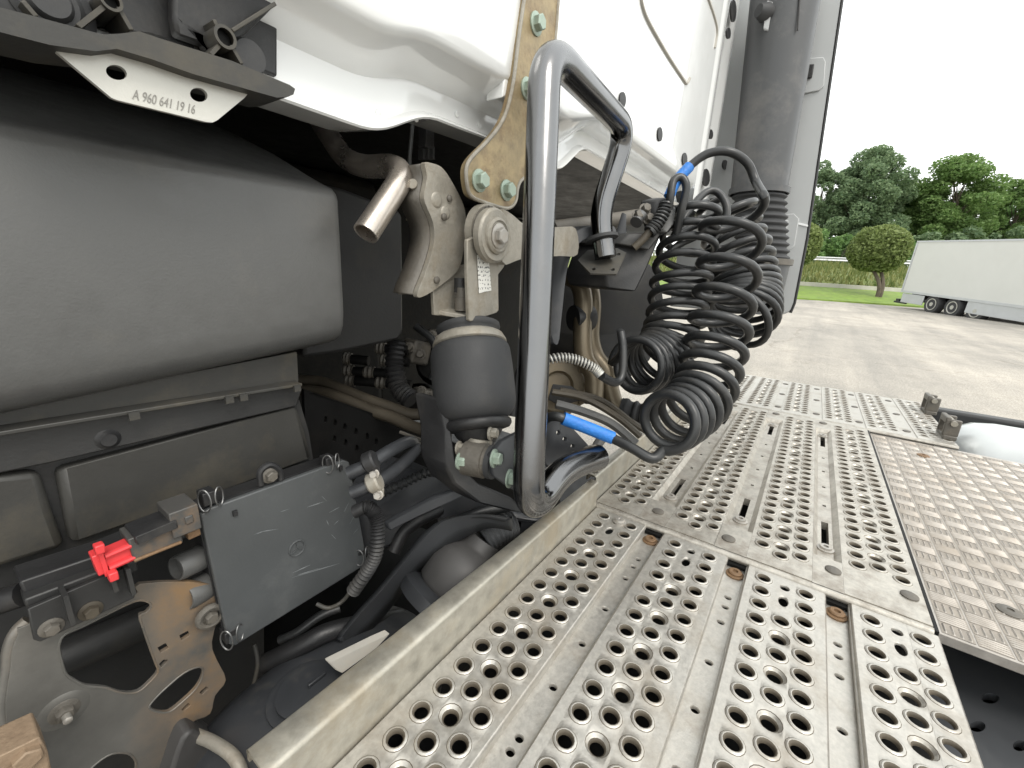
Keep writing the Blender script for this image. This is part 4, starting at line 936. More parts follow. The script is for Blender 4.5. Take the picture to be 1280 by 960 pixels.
for (px, py, D, m_, r_) in ((617, 573, .545, 'zinc', .0085), (636, 598, .545, 'zinc', .0085), (574, 576, .57, 'zinc', .008), (573, 560, .585, 'cast', .007), (613, 541, .58, 'cast', .0075)):
    c = PD(px, py, D); G().hexa(c, Vector((.25, -1, .1)), r_, .008, r_*1.45, .0025).build('bolt', m_, lm)
G().lathe(PD(598, 560, .595), PD(600, 548, .595), [(0, .018), (1, .018)], 20).build('spacer', 'cast', lm)

# clevis over the spring with sticker
cl = thing('spring_clevis', PD(605, 390, .60), 'cast grey clevis on top of the air spring carrying a white sticker', 'bracket')
Yk = .385
q = lambda a, b: PY(a, b, Yk)
fp = [(584, 300), (592, 296), (622, 314), (634, 325), (630, 334), (623, 343), (623.5, 388), (621, 391), (588.5, 402), (586, 400), (584, 338)]
FP = poly(q, fp)
G().prism(FP, YB*.006).build('front_cheek', 'cast', cl, bevel=.0012)
q3 = lambda a, b: PY(a, b, .43)
G().prism(poly(q3, [(540, 340), (584, 330), (584, 398), (543, 394)]), YB*.006).build('rear_cheek', 'cast', cl, bevel=.001)
G().prism([PY(586, 400, Yk+.0065), PY(622, 390, Yk+.0065), PY(583, 386, .436), PY(543, 393, .436)], ZB*.006).build('base', 'cast', cl, bevel=.001)
c = PD(577, 388, .605); G().lathe(c, c+ZB*.032, [(0, .010), (.55, .010), (.55, .0085), (1, .0085)], 18).build('stud', 'castdk', cl)
c = PD(576, 362, .60); G().lathe(c-ZB*.004, c+ZB*.016, [(0, .0095), (1, .0095)], 16).build('rubber_sleeve', 'plastic', cl)
st = [(595.5, 316), (610.5, 327), (613.5, 363), (598, 366.5)]
G().prism([p+TOCAM*.0008 for p in poly(q, st)], TOCAM*.0003).build('sticker', 'sticker', cl)
# inner toothed washer + pivot arm
pv = thing('pivot_arm', PD(620, 296, .555), 'cast grey pivot arm with a round eye and central bolt behind the tube', 'pivot arm')
q = lambda a, b: PY(a, b, .37)
c = q(619, 295); ax = TOCAM
eye_r = sz(c, 33)
G().lathe(c+YB*.010, c+TOCAM*.003, [(0, eye_r*.97), (.1, eye_r), (.75, eye_r), (.85, eye_r*.93), (1, eye_r*.9), (1, .012)], 40).build('eye', 'cast', pv)
G().lathe(c+TOCAM*.003, c+TOCAM*.008, [(0, eye_r*.68), (.6, eye_r*.66), (1, eye_r*.56), (.6, eye_r*.5), (.6, .01)], 36).build('bush_ring', 'cast', pv)
G().hexa(c+TOCAM*.006, TOCAM, sz(c, 10), .008, sz(c, 15), .002).build('bolt', 'zincg', pv)
G().prism(smooth(poly(q, [(626, 266), (640, 268), (660, 282), (700, 284), (720, 286), (722, 318), (700, 320), (660, 322), (645, 326), (628, 327)]), 3, True), YB*.014).build('arm', 'cast', pv, bevel=.002)
g = G(); 
cc_ = PY(611, 291, .390); er2 = eye_r*1.05
g.lathe(cc_, cc_+YB*.012, [(0, er2*.7), (0, er2), (1, er2), (1, er2*.7)], 36); g.build('side_disc', 'cast', pv)
for k in range(9):
    a = R(95+14*k); G().box(cc_+Vector((math.cos(a)*er2*.86, -.001, math.sin(a)*er2*.86)), (.005, .006, .010), Matrix.Rotation(-a, 3, 'Y')).build('tooth', 'castdk', pv)
# curved cast lever
lv = thing('cast_lever', PY(545, 300, .43), 'curved cast metal lever with hooked lower end beside the pipe stub', 'lever')
q = lambda a, b: PY(a, b, .425)
lf = [(531, 204), (540, 204), (552, 209), (562, 222), (572, 240), (580, 258), (583, 280), (580, 310), (575, 333), (566, 345), (552, 356), (538, 366), (525, 372), (521.5, 369), (524, 360), (533, 338), (542, 308), (543, 288), (540, 274), (532, 255), (530, 244), (534, 222)]
LF = smooth(poly(q, lf), 3, True)
G().prism(LF, YB*.008).build('face', 'cast', lv, bevel=.001)
lb = [(531, 204), (534, 222), (530, 244), (532, 255), (540, 274), (543, 288), (542, 308), (533, 338), (524, 360), (521.5, 369)]
LB = smooth(poly(q, lb), 4); g = G(); g.grid([[p+YB*.0085, p+YB*.045] for p in LB]+[]); o = g.build('web', 'castdk', lv); md = o.modifiers.new('solid', 'SOLIDIFY'); md.thickness = .004; md.offset = 0  # darker metal on the web paints the shade of the hollow side
G().prism(poly(lambda a, b: PY(a, b, .468), [(510, 275), (520, 280), (525, 310), (516, 338), (505, 358), (500, 368), (512, 368), (530, 340), (538, 300), (530, 262), (512, 250)]), YB*.005).build('rear_face', 'cast', lv, bevel=.001)
for (px, py, r_) in ((546, 250, .010), (557, 266, .009)): c = q(px, py); G().lathe(c, c+TOCAM*.0016, [(0, r_), (.6, r_*.9), (1, r_*.6)], 20).build('raised_pad', 'cast', lv)
for (px, py, r_) in ((561, 248, .0042), (554, 271, .0045), (545, 350, .0048)): c = q(px, py); G().lathe(c, c+TOCAM*.004, [(0, r_), (.7, r_), (1, r_*.6)], 14).build('rivet', 'castdk', lv)
c = PY(521, 236, .45); G().lathe(c, c+Vector((-.9, -.5, .2))*.016, [(0, .011), (.5, .011), (.5, .006), (1, .006)], 16).build('pin', 'cast', lv)
# rusty link bracket
lk = thing('link_bracket', PY(640, 240, .41), 'rust bloomed curved steel bracket bolted from cab wall to the spring lever', 'bracket')
q = lambda a, b: PY(a, b, .398)
ko = [(659, -30), (655, 0), (648, 50), (642, 100), (634, 136), (624, 158), (608, 178), (592, 194), (584.5, 205), (582.5, 216), (584, 232), (588, 244), (600, 251), (618, 257), (632, 260.5), (640, 258), (645, 250), (647, 236), (651, 226), (662, 216), (672, 190), (682, 140), (690, 90), (694, 50), (697, 10), (697, -30)]
KO = smooth(poly(q, ko), 3, True)
G().prism(KO, YB*.010).build('plate', 'rustplate', lk, bevel=.0012)
G().tube(KO, .0026, 8, closed=True).build('rolled_edge', 'cast', lk)
for (px, py) in ((669.5, 30), (658, 111), (598.5, 226), (632.5, 238)):
    c = q(px, py); G().hexa(c, TOCAM, .0105, .0095, .0145, .003).build('bolt', 'zinc', lk)
bo = [(643, -30), (657, -30), (652, 20), (645, 80), (637, 120), (628, 122), (634, 70), (640, 10)]
G().prism(poly(lambda a, b: PY(a, b, .4085), bo), YB*.03).build('spacer_web', 'white', lk, bevel=.002)
# connector plug by lever
cn = thing('sensor_plug', PD(534, 175, .62), 'small black sensor plug hanging under the cab flange', 'sensor plug')
G().box(PD(533, 172, .62), (.016, .016, .034)).build('body', 'plastic', cn, bevel=.001)
for k in range(3): G().box(PD(527+6*k, 193, .613), (.004, .01, .014)).build('slot', 'cover2', cn)
G().box(PD(533, 184, .618), (.020, .014, .004)).build('collar', 'cover2', cn)
hose('thin_cable', [(516, 150, .62), (514, 175, .62), (512, 205, .61), (517, 225, .6)], .0028, 'cover', 'thin grey cable beside the sensor plug under the flange', 'cable')
# metal pipe stub
pts = fillet([PD(392, 140, .66), PD(438, 210, .60), PD(514, 206, .545), PD(457, 292, .50)], .05, 10)
o = G().tube(pts, .0150, 24, inner=.0128).build('pipe_stub', 'steel'); tag(o, 'bent stainless pipe with cut open end under the cab flange', 'pipe')

# ================================================================== grab bar
gbz = thing('grab_bar', V(.43, .27, -.3), 'bent grey steel tube grab bar standing upright in the foreground', 'grab bar')
b0 = PD(682, 56, .50); b1 = PD(659, 648, .515)
t1 = PD(783, 162, .76); t2 = PD(757, 312, .78)
G().tube(fillet([PD(757, 322, .78), PD(749, 268, .775), t1, b0, b1, PD(703, 586, .60), PD(748, 571, .66)], .055, 12), .0195, 28).build('tube', 'bar', gbz)
def sleeve(px, py, D, d, r_, h, name, m, par): c = PD(px, py, D); G().lathe(c-d*h/2, c+d*h/2, [(0, r_*.9), (.1, r_), (.9, r_), (1, r_*.9)], 28).build(name, m, par)
sleeve(752, 298, .776, (PD(749, 268, .775)-PD(757, 322, .78)).normalized(), .030, .007, 'collar', 'rubber', gbz)
sleeve(741, 573, .655, (PD(703, 586, .60)-PD(748, 571, .66)).normalized(), .0208, .012, 'end_sleeve', 'rail', gbz)
fd = lambda a, b: PD(a, b, .83-(b-308)/34*.075)
mp = [(722, 325), (735, 312), (772, 310), (783, 316), (771, 342), (738, 341)]
fo_ = fd(722, 325); fn = (fd(771, 342)-fo_).cross(fd(772, 310)-fo_).normalized(); fn = fn if fn.z > 0 else -fn
MPP = plane_fix([fd(a, b) for a, b in mp], fo_, fn); hp_ = [plane_fix(ell(fd, a, b, 2.4, 1.8, 12), fo_, fn) for a, b in ((773, 318), (766, 337), (742, 336))]
G().prism(MPP, -fn*.004, hp_).build('foot_plate', 'shield', gbz, bevel=.0006)

# ================================================================== behind the bar: brackets, pipes
bb_ = thing('crossbeam_bracket', PD(740, 300, .82), 'black arched bracket and crossbeam behind the grab bar foot', 'bracket')
arch = [(690, 420), (694, 360), (698, 330), (706, 305), (722, 288), (745, 282), (768, 283), (768, 296), (742, 296), (726, 303), (715, 318), (708, 345), (702, 400), (698, 430)]
G().prism(smooth([PD(a, b, .80) for a, b in arch], 3, True), YB*.03).build('arch', 'blade', bb_, bevel=.003)
c = PD(715, 312, .795); G().hexa(c, TOCAM, .009, .004, .013).build('bolt', 'zinc', bb_)
G().tube([PD(690, 286, .84), PD(745, 279, .90), PD(800, 270, .98)], .016, 16).build('crossbar', 'castdk', bb_)
G().prism([PD(a, b, .84) for a, b in [(772, 290), (779, 266), (783, 268), (783, 290), (778, 300)]], YB*.003).build('tab', 'blade', bb_)
ho = thing('bracket_housing', PD(790, 330, .86), 'black box shaped bracket under the hose couplings', 'housing')
G().prism([PD(a, b, .84) for a, b in [(770, 305), (784, 293), (828, 292), (812, 330), (795, 365), (760, 360), (756, 345)]], YB*.09).build('body', 'plastic', ho, bevel=.004)
G().prism([PD(a, b, .825) for a, b in [(774, 305), (786, 292), (829, 290), (812, 313)]], YB*.10).build('lid', 'cover2', ho, bevel=.003)
# arch liner behind
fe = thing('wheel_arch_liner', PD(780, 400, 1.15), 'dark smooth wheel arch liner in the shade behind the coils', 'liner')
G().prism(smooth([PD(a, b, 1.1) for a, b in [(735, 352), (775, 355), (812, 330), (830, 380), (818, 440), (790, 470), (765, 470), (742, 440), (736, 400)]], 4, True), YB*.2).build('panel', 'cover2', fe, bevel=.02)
# bent brown pipes
PG = 'bent brown pipes behind the grab bar'
hose('bent_pipe', [(708, 345, .95), (722, 352, .94), (729, 375, .94), (728, 420, .94), (731, 448, .94), (742, 470, .94), (742, 505, .94)], .021, 'olive', 'left one of the two brown bent pipes behind the grab bar', 'pipe', PG, seg=16)
hose('bent_pipe', [(715, 345, .99), (734, 353, .985), (740, 380, .98), (738, 420, .98), (744, 445, .98), (758, 465, .97), (763, 490, .96), (770, 508, .95), (784, 513, .95)], .021, 'olive', 'right one of the two brown bent pipes, ending in a black hose', 'pipe', PG, seg=16)
o = G().lathe(PD(716, 398, .94), PD(738, 397, .96), [(0, .028), (.1, .03), (.9, .03), (1, .028)], 22).build('pipe_clip', 'plastic'); tag(o, 'black rubber clip round the pair of brown pipes', 'clip')
o = G().tube(smooth([PD(775, 510, .95), PD(792, 515, .94), (PD(806, 518, .93))], 6), [.024, .024, .026, .026, .022, .022, .026, .026, .022, .022, .026, .026, .024], 16).build('rubber_joint', 'rubber'); tag(o, 'ribbed black rubber joint at the end of the brown pipe', 'hose joint')
th_ = thing('tan_housing', PD(700, 480, .95), 'tan cast housing seen behind the grab bar tube', 'housing')
c = PD(696, 482, 1.02); G().lathe(c, c-fw*.04, [(0, .068), (.2, .072), (.6, .072), (1, .06), (1, .035), (.6, .03)], 32).build('bell', 'tan', th_)
for k in range(5):
    a = R(-70+35*k); p = c-fw*.035+rt*math.cos(a)*.064+up*math.sin(a)*.064; G().lathe(p, p-fw*.012, [(0, .008), (1, .007)], 10).build('boss', 'tan', th_)
# sprung cable
P = smooth([PD(*p) for p in ((676, 452, .70), (700, 447, .70), (722, 450, .70), (742, 460, .70), (750, 468, .70))], 10)
T, N = frames(P); hl = []
for i in range(len(P)*6):
    t = i/6; k = int(t); f = t-k; p = P[k].lerp(P[min(k+1, len(P)-1)], f); a = i*2*math.pi/6*.55*1.0
    n_ = N[k]; b_ = T[k].cross(n_); hl.append(p+(n_*math.cos(a)+b_*math.sin(a))*.0072)
sc_ = thing('sprung_cable', P[0], 'black cable end wrapped in a pale wire spring behind the grab bar', 'cable')
G().tube(hl, .0016, 6).build('spring_wire', 'spring', sc_)
G().tube(P, .0055, 10).build('core', 'hose', sc_)

# bright blue sleeve hose
bh = thing('blue_sleeved_hose', PD(735, 535, .60), 'bright blue braided hose sleeve lying by the edge rail', 'hose')
G().tube([PD(704, 523, .65), PD(735, 535, .655), PD(766, 547.5, .657)], .0102, 14).build('blue_sleeve', 'blue', bh)
G().tube(smooth([PD(708, 524.6, .651), PD(698, 521, .65), PD(688, 521, .66), PD(680, 526, .68)], 5), .0075, 12).build('hose_end', 'hose', bh)
pb = thing('gusset_plate', PD(715, 555, .68), 'black triangular gusset plate with three round holes by the rail', 'gusset plate')
tri = [(686, 520), (700, 518), (735, 556), (745, 585), (690, 590), (680, 575)]
q = lambda a, b: PD(a, b, .70)
G().prism(poly(q, tri), YB*.006, [ell(q, 698, 541, 2.6, 3.2, 12), ell(q, 706, 549, 2.6, 3.2, 12), ell(q, 716, 558, 2.6, 3.2, 12)]).build('plate', 'blade', pb, bevel=.001)
wv_ = thing('wire_loom', PD(760, 520, .9), 'grey wires and flat cover strips lying behind the blue hose', 'wire loom')
for i, pt in enumerate((((690, 490, .85), (730, 498, .85), (770, 520, .84), (800, 545, .84)), ((695, 505, .82), (730, 515, .82), (765, 530, .82), (795, 555, .8)), ((700, 488, .9), (750, 500, .9), (790, 528, .9), (810, 540, .9)), ((742, 590, .76), (745, 560, .78), (760, 540, .8)))):
    G().tube(smooth([PD(*p) for p in pt], 6), .007+.002*(i % 2), 8).build('wire', 'cover' if i % 2 else 'pipebr', wv_)
G().prism([PD(a, b, .95) for a, b in [(690, 485), (715, 488), (730, 500), (700, 508), (685, 500)]], ZB*.01).build('cap', 'plastic', wv_, bevel=.003)

# ================================================================== engine bay darkness
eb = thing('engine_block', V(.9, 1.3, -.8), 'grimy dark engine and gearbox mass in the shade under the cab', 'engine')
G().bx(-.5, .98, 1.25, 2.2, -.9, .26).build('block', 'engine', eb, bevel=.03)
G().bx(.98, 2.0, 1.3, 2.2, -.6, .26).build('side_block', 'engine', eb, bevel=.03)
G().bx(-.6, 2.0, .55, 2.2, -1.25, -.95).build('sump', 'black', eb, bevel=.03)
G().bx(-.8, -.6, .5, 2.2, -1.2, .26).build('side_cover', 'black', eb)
for (px, py, D, r_) in ((545, 455, .95, .05), (590, 470, 1.0, .06), (520, 500, 1.0, .04)):
    c = PD(px, py, D); G().lathe(c+fw*.1, c-fw*.03, [(0, r_), (.6, r_), (.7, r_*.8), (1, r_*.7), (1, r_*.3)], 18).build('casting', 'engine', eb)
for i, (px, py, w) in enumerate(((430, 463, 18), (470, 435, 18), (455, 465, 20), (432, 475, 18), (470, 478, 20), (430, 448, 14), (476, 450, 16))):
    A, B = PD(px, py, .86), PD(px+w*2.2, py+3, .86)
    G().tube([A, B], .010, 10).build('hose_stub', 'black', eb)
    G().lathe(A, A.lerp(B, .3), [(0, .011), (.2, .0135), (.4, .011), (.6, .0135), (.8, .011), (1, .0125)], 12).build('crimp_ferrule', 'castdk', eb)
# frame rail on the left with holes
fr_ = thing('frame_rail', PD(480, 540, .75), 'dark inner frame rail pierced by rows of small holes', 'frame rail')
q = lambda a, b: PY(a, b, .60)
hl_ = [ell(q, a, b, 2.6, 4.2, 10) for (a, b) in ((407, 524), (419, 528), (431, 533), (445, 539), (459, 545), (418, 548), (432, 553), (446, 560), (470, 552), (484, 560))]
G().prism(poly(q, [(380, 490), (395, 492), (560, 552), (700, 625), (700, 720), (470, 640), (385, 600)]), YB*.008, hl_).build('web', 'black', fr_)
G().prism([q(380, 490), q(560, 551), q(700, 624), q(700, 624)+YB*.06, q(560, 551)+YB*.06, q(380, 490)+YB*.06], ZB*.004).build('top_flange', 'black', fr_)
G().tube([PD(500, 540, .72), PD(560, 562, .7)], .003, 6).build('edge_bead', 'castdk', fr_)
PG2 = 'dusty pipes above the frame rail'
hose('dusty_pipe', [(370, 475, .80), (400, 477, .80), (425, 486, .79), (455, 498, .78), (490, 510, .77), (515, 518, .76), (545, 515, .75)], .011, 'pipebr', 'upper one of the two dusty brown pipes above the frame rail', 'pipe', PG2)
hose('dusty_pipe', [(372, 488, .78), (400, 490, .78), (425, 498, .77), (460, 512, .76), (490, 522, .75), (520, 535, .73), (560, 545, .70)], .011, 'pipebr', 'lower one of the two dusty brown pipes above the frame rail', 'pipe', PG2)
for (px, py, D) in ((430, 499, .765), (445, 505, .762), (463, 511, .757), (492, 521, .746)):
    pass
GE = 'dark hoses in the engine bay'
for pts_, r_, lb_ in ((((496, 425, .80), (493, 455, .80), (499, 485, .79), (515, 500, .78)), .017, 'thick black corrugated hose standing in the shade left of the air spring'),
    (((520, 408, .86), (540, 425, .85), (548, 450, .84), (540, 475, .84)), .008, 'black hose curving behind the air spring collar'),
    (((470, 618, .64), (500, 606, .66), (530, 592, .68), (560, 585, .70)), .007, 'black cable running from the corrugated conduit under the spring mount'),
    (((492, 690, .66), (505, 665, .67), (525, 650, .68), (545, 640, .70), (560, 632, .72)), .010, 'black hose curving above the pressed guard'),
    (((350, 800, .58), (372, 790, .58), (400, 770, .59), (425, 760, .60)), .006, 'dark cable just under the junction box lower edge'),
    (((640, 520, .78), (650, 470, .78), (662, 430, .80), (668, 390, .84)), .010, 'black pipe climbing between the air spring and the grab bar'),
    (((548, 655, .66), (575, 648, .67), (600, 640, .68), (640, 632, .70)), .008, 'black hose crossing below the spring mount')):
    P_ = smooth([PD(*p) for p in pts_], 12 if 'corrugated' not in lb_ else 20)
    o = G().tube(P_, [r_+(.0018*math.cos(i*1.57) if 'corrugated' in lb_ else 0) for i in range(len(P_))], 12).build('engine_hose', 'hose' if r_ < .009 else 'plastic'); tag(o, lb_, 'hose', GE)
for (px, py, D, w, h) in ((520, 440, .90, .05, .05), (548, 425, .92, .04, .04), (560, 480, .9, .05, .06), (535, 495, .88, .06, .03)):
    G().box(PD(px, py, D), (w, .04, h), Matrix.Rotation(.3, 3, 'Y')).build('casting', 'castdk', eb, bevel=.006)
    for k in range(2): c = PD(px-8+14*k, py-6+9*k, D-.03); G().hexa(c, -fw, .008, .008, .011).build('bolt', 'castdk', eb)
# lower structures between box and rail
pn = thing('lower_arm', PD(560, 660, .72), 'dark curved support arm below the spring mount', 'support arm')
G().prism([PD(a, b, .70) for a, b in [(450, 640), (520, 590), (570, 600), (640, 640), (700, 650), (690, 690), (600, 650), (540, 650), (500, 680), (460, 700)]], YB*.12).build('arm', 'blade', pn, bevel=.008)
G().prism([PD(a, b, .62) for a, b in [(484, 655), (545, 622), (590, 606), (592, 614), (548, 634), (488, 664)]], YB*.01).build('edge_flange', 'blade', pn, bevel=.002)
bl = thing('curved_blade', PD(520, 720, .60), 'satin dark pressed guard curving down behind the angle rail', 'guard')
up_ = [(424, 800), (450, 768), (480, 735), (510, 698), (535, 668), (555, 652), (580, 645), (612, 643), (640, 648)]
lo_ = [(436, 808), (462, 790), (492, 756), (520, 720), (552, 692), (574, 676), (594, 666), (615, 660), (640, 664)]
U = smooth([PD(a, b, .56) for a, b in up_], 4); Lw = smooth([PD(a, b, .60) for a, b in lo_], 4)
g = G(); g.grid([[u_+YB*.012-ZB*.006, u_, (u_+l_)/2, l_] for u_, l_ in zip(U, Lw)]); o = g.build('shell', 'shield2', bl, ang=30); md = o.modifiers.new('solid', 'SOLIDIFY'); md.thickness = .004
dm = thing('rubber_dome', PD(590, 710, .60), 'dark rubber dome with ringed neck behind the angle rail', 'rubber boot')
a, b = PD(560, 745, .60), PD(606, 675, .62)
G().lathe(a, b, [(0, .045), (.1, .053), (.45, .055), (.62, .050), (.75, .040), (.8, .030), (.85, .026), (1, .024)], 36).build('dome', 'dome', dm)
d_ = (b-a).normalized(); G().lathe(a-d_*.02, a+d_*.004, [(0, .06), (0, .068), (.7, .07), (1, .06)], 36).build('flange_ring', 'blade', dm)
n_ = 5
e = PD(642, 655, .64); G().tube(smooth([b, b.lerp(e, .5)+ZB*.004, e], 8), [.019+.002*(i % 2) for i in range(17)], 14).build('ribbed_neck', 'rubber', dm)
# big dark tank with cap
bt = thing('dark_reservoir', PD(370, 880, .48), 'dark rounded plastic reservoir with a flat cap left of the rail', 'reservoir')
C_ = PD(415, 903, .56)
g = G(); bmesh.ops.create_uvsphere(g.b, u_segments=40, v_segments=24, radius=1)
for v in g.b.verts:
    k = v.co; s_ = (abs(k.x)**3+abs(k.y)**3+abs(k.z)**3)**(-1/3) if k.length > 0 else 1
    p = k*s_; v.co = C_+Vector((p.x*.165, p.y*.09, p.z*.092))
g.build('body', 'reservoir', bt, ang=180)
def on_body(px, py):
    D = .30
    while D < .8:
        p = PD(px, py, D)-C_; q_ = (abs(p.x/.165)**3+abs(p.y/.09)**3+abs(p.z/.092)**3)
        if q_ <= 1: break
        D += .001
    return PD(px, py, D), Vector((p.x*abs(p.x)/.165**3, p.y*abs(p.y)/.09**3, p.z*abs(p.z)/.092**3)).normalized()
c, axc = on_body(385, 868); c = c+axc*.002
G().lathe(c-axc*.025, c+axc*.007, [(0, sz(c, 46)), (.78, sz(c, 46)), (.82, sz(c, 43)), (.83, sz(c, 36)), (.97, sz(c, 36)), (1, sz(c, 33)), (1, .006)], 40).build('cap', 'reservoir', bt)
G().box(c+axc*.009+XB*.012, (.022, .004, .006)).build('cap_ridge', 'blade', bt, bevel=.001)
o = G().prism([PD(a, b, .50) for a, b in [(411, 829), (425, 822), (470, 800), (488, 792), (470, 812), (428, 842), (420, 838)]], YB*.01).build('white_bracket', 'whiteplate', None, bevel=.001); tag(o, 'dirty white metal strip poking out beside the angle rail', 'metal strip')
hose('bent_hose', [(240, 905, .47), (236, 915, .46), (248, 920, .45), (270, 930, .44), (295, 950, .43), (310, 990, .42)], .006, 'cast', 'pale curved hose at the bottom left of the reservoir', 'hose')
o = G().prism(smooth([PY(a, b, .44) for a, b in [(215, 960), (235, 915), (262, 925), (290, 950), (300, 1000), (215, 1000)]], 3, True), YB*.05).build('dark_boot', 'dome', None, bevel=.006); tag(o, 'dark rubber boot in the bottom left corner below the plate', 'rubber boot')
# rear wall behind the stamped plate
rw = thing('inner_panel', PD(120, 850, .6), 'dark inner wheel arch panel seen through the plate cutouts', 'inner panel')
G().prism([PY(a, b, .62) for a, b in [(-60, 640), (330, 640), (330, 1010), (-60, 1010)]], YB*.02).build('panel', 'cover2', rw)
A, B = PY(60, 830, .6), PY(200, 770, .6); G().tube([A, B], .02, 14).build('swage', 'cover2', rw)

# ================================================================== coiled hoses
def coil(axis, r_h, lead, tail, n=28, sign=1, off=0.):
    A = [(PD(a, b, D), rr, t) for (a, b, D, rr, t) in axis]
    C = smooth([a[0] for a in A], 20); m = len(C)
    rr = np.interp(np.linspace(0, len(A)-1, m), range(len(A)), [a[1] for a in A]); tt = np.interp(np.linspace(0, len(A)-1, m), range(len(A)), [a[2] for a in A])
    T, N = frames(C); total = tt[-1]-tt[0]; K = int(total*n); pts = []
    for i in range(K+1):
        t = tt[0]+total*i/K; f = float(np.interp(t, tt, range(m))); k = min(int(f), m-2); w = f-k
        c = C[k].lerp(C[k+1], w); n_ = N[k].lerp(N[k+1], w).normalized(); b_ = T[k].cross(n_); a = 2*math.pi*(t+off)*sign; R_ = float(np.interp(f, range(m), rr))*(1+.012*math.sin(t*1.7))
        pts.append(c+(n_*math.cos(a)+b_*math.sin(a))*R_)
    if lead: pts = smooth([PD(*p) for p in lead]+[pts[0]], 8)[:-1]+pts
    if tail: pts = pts+smooth([pts[-1]]+[PD(*p) for p in tail], 8)[1:]
    return pts
GC = 'coiled black hoses behind the cab'
ax1 = [(916, 256, .785, .051, .35), (913, 304, .775, .050, 1.35), (909, 346, .765, .0492, 2.35), (903, 382, .755, .0485, 3.35), (898, 413, .748, .048, 4.35), (893, 440, .74, .0475, 5.35), (888, 462, .732, .047, 6.35), (882, 481, .722, .0465, 7.35), (874, 497, .71, .046, 8.3), (865, 508, .697, .045, 9.2), (856, 516, .681, .044, 10.1), (847, 522, .664, .043, 11.0), (839, 526, .647, .042, 11.8), (831, 529, .628, .041, 12.6)]
def end_low(axis):      # turn the coil so that it leaves its last ring at the bottom, heading left
    best = None
    for sg in (1, -1):
        for k in range(24):
            p = coil(axis, 0, None, None, sign=sg, off=k/24); t = p[-1]-p[-3]
            sc_ = -(p[-1].z)*10 + (1 if t.dot(rt) < 0 else -5)
            if best is None or sc_ > best[0]: best = (sc_, sg, k/24)
    return best[1:]
sg_, of_ = end_low(ax1)
pts = coil(ax1, .0085, [(836, 246, .80), (846, 226, .80), (862, 208, .80), (885, 192, .79), (912, 190, .78), (934, 204, .785), (945, 228, .785)], [(815, 573, .622), (790, 560, .635), (766, 548, .655), (758, 544, .66)], sign=sg_, off=of_)
c1_ = thing('coiled_hose', PD(880, 480, .70), 'front coiled black hose with wide open loops, hanging nearest over the deck', 'coiled hose', GC)
G().tube(pts, .0078, 12).build('hose', 'hose', c1_)
G().tube(smooth([PD(836, 246, .80), PD(846, 226, .80), PD(862, 208, .80)], 6), .0102, 12).build('blue_band', 'blue', c1_)
ax2 = [(868, 262, .86, .045, 0), (862, 292, .86, .051, 1.5), (857, 318, .855, .053, 2.8), (852, 343, .85, .053, 4.1), (849, 366, .85, .053, 5.3), (846, 389, .845, .053, 6.5), (843, 410, .84, .053, 7.7), (838, 427, .835, .053, 9), (831, 439, .83, .052, 10.2), (823, 447, .82, .051, 11.4), (815, 452, .81, .050, 12.6), (807, 455, .80, .049, 13.8), (800, 456.5, .785, .048, 14.8), (793, 457, .77, .047, 15.8)]
pts = coil(ax2, .0085, [(812, 268, .86), (830, 300, .86), (850, 252, .86)][:0], [(778, 440, .75), (776, 415, .75), (779, 440, .745), (777, 470, .74), (768, 478, .73), (752, 470, .705)])
c2_ = thing('coiled_hose', PD(840, 420, .84), 'middle coiled black hose curling left into tight rings behind the front coil', 'coiled hose', GC)
G().tube(pts, .0074, 12).build('hose', 'hose', c2_)
ax3 = [(905, 255, .95, .055, .5), (914, 290, .95, .060, 2.5), (923, 322, .94, .064, 4.8), (928, 350, .93, .066, 7.2), (930, 374, .92, .067, 10.4), (927, 394, .90, .067, 13.5), (918, 402, .89, .064, 15)]
pts = coil(ax3, .008, [(848, 290, .88), (862, 262, .90), (885, 252, .93)], None)
c3_ = thing('coiled_hose', PD(930, 420, .92), 'rear coiled black hose bunched beside the grey fairing', 'coiled hose', GC)
G().tube(pts, .0072, 10).build('hose', 'hose', c3_)
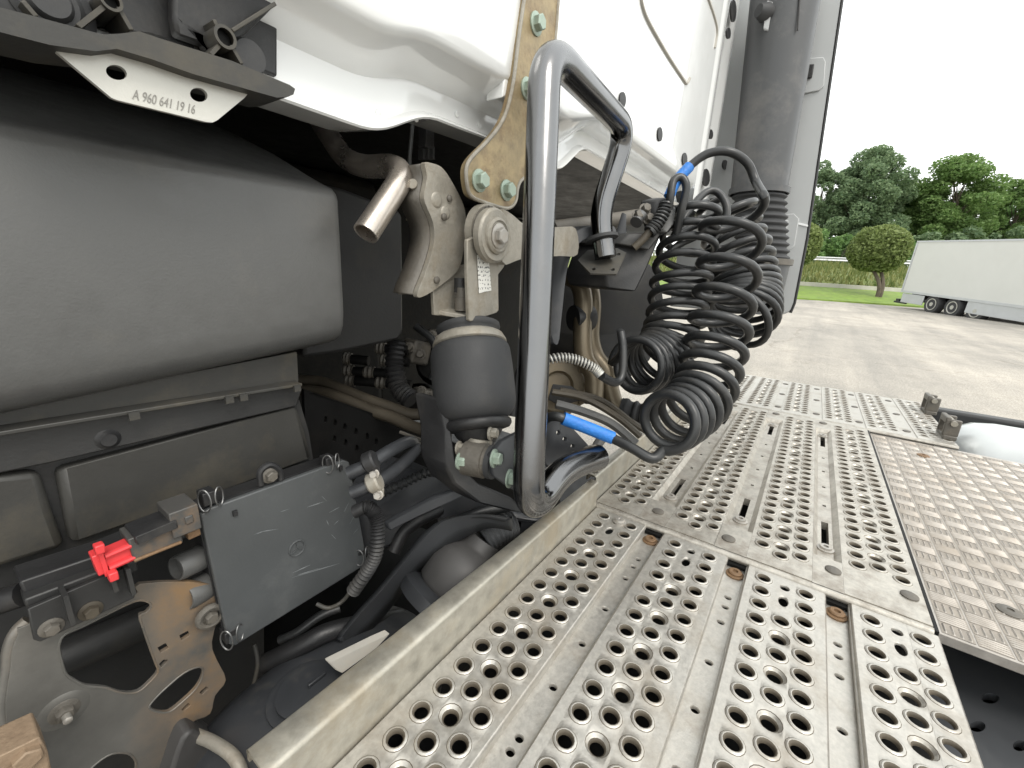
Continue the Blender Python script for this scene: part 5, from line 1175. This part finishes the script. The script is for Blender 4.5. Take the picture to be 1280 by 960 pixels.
# couplings on the cab bracket
cp_ = thing('hose_coupling', PD(815, 280, .82), 'hose couplings with black spring sleeve on the cab bracket', 'hose coupling')
c = PD(802, 268, .83); G().lathe(c, PD(795, 278, .82), [(0, .012), (.3, .016), (.6, .010), (1, .012)], 18).build('fitting', 'wire', cp_)
for (px, py) in ((806, 262), (797, 270), (810, 274)): c = PD(px, py, .825); G().hexa(c, Vector((-.6, -.6, .3)), .009, .010, .012).build('nut', 'castdk', cp_)
P = smooth([PD(*p) for p in ((833, 255, .80), (828, 268, .80), (820, 281, .80), (812, 290, .80))], 8); T, N = frames(P); hl = []
for i in range(len(P)*8):
    t = i/8; k = int(t); p = P[k].lerp(P[min(k+1, len(P)-1)], t-k); a = i*2*math.pi/8*.42; n_ = N[k]; b_ = T[k].cross(n_); hl.append(p+(n_*math.cos(a)+b_*math.sin(a))*.011)
G().tube(hl, .0026, 6).build('spring_sleeve', 'hose', cp_)
G().tube(smooth([PD(813, 288, .80), PD(803, 300, .805), PD(792, 310, .81)], 6), .0075, 10).build('hose_end', 'pipebr', cp_)
G().prism([PD(a, b, .83) for a, b in [(818, 250), (835, 246), (845, 260), (838, 290), (826, 296), (822, 280)]], YB*.03).build('coupling_body', 'plastic', cp_, bevel=.004)
G().prism([PD(a, b, .815) for a, b in [(829, 288), (836, 262), (846, 258), (843, 280), (834, 292)]], YB*.02).build('coupling_lever', 'cover', cp_, bevel=.003)
hose('loose_hose', [(846, 292, .82), (852, 262, .80), (858, 235, .79), (852, 222, .79), (842, 226, .79), (838, 245, .79), (836, 262, .80)], .0075, 'hose', 'short black hose loop beside the blue banded hose end', 'hose', 'loose hoses at the couplings')
hose('loose_hose', [(842, 296, .84), (858, 268, .85), (880, 242, .87), (896, 240, .87), (908, 258, .86), (905, 280, .86), (890, 300, .86)], .0075, 'hose', 'black hose arching from the couplings into the middle coil', 'hose', 'loose hoses at the couplings')
hose('loose_hose', [(838, 300, .84), (862, 285, .86), (890, 275, .86), (880, 290, .84), (850, 305, .83), (835, 318, .84)], .0075, 'hose', 'black hose lying flat across the top of the middle coil', 'hose', 'loose hoses at the couplings')
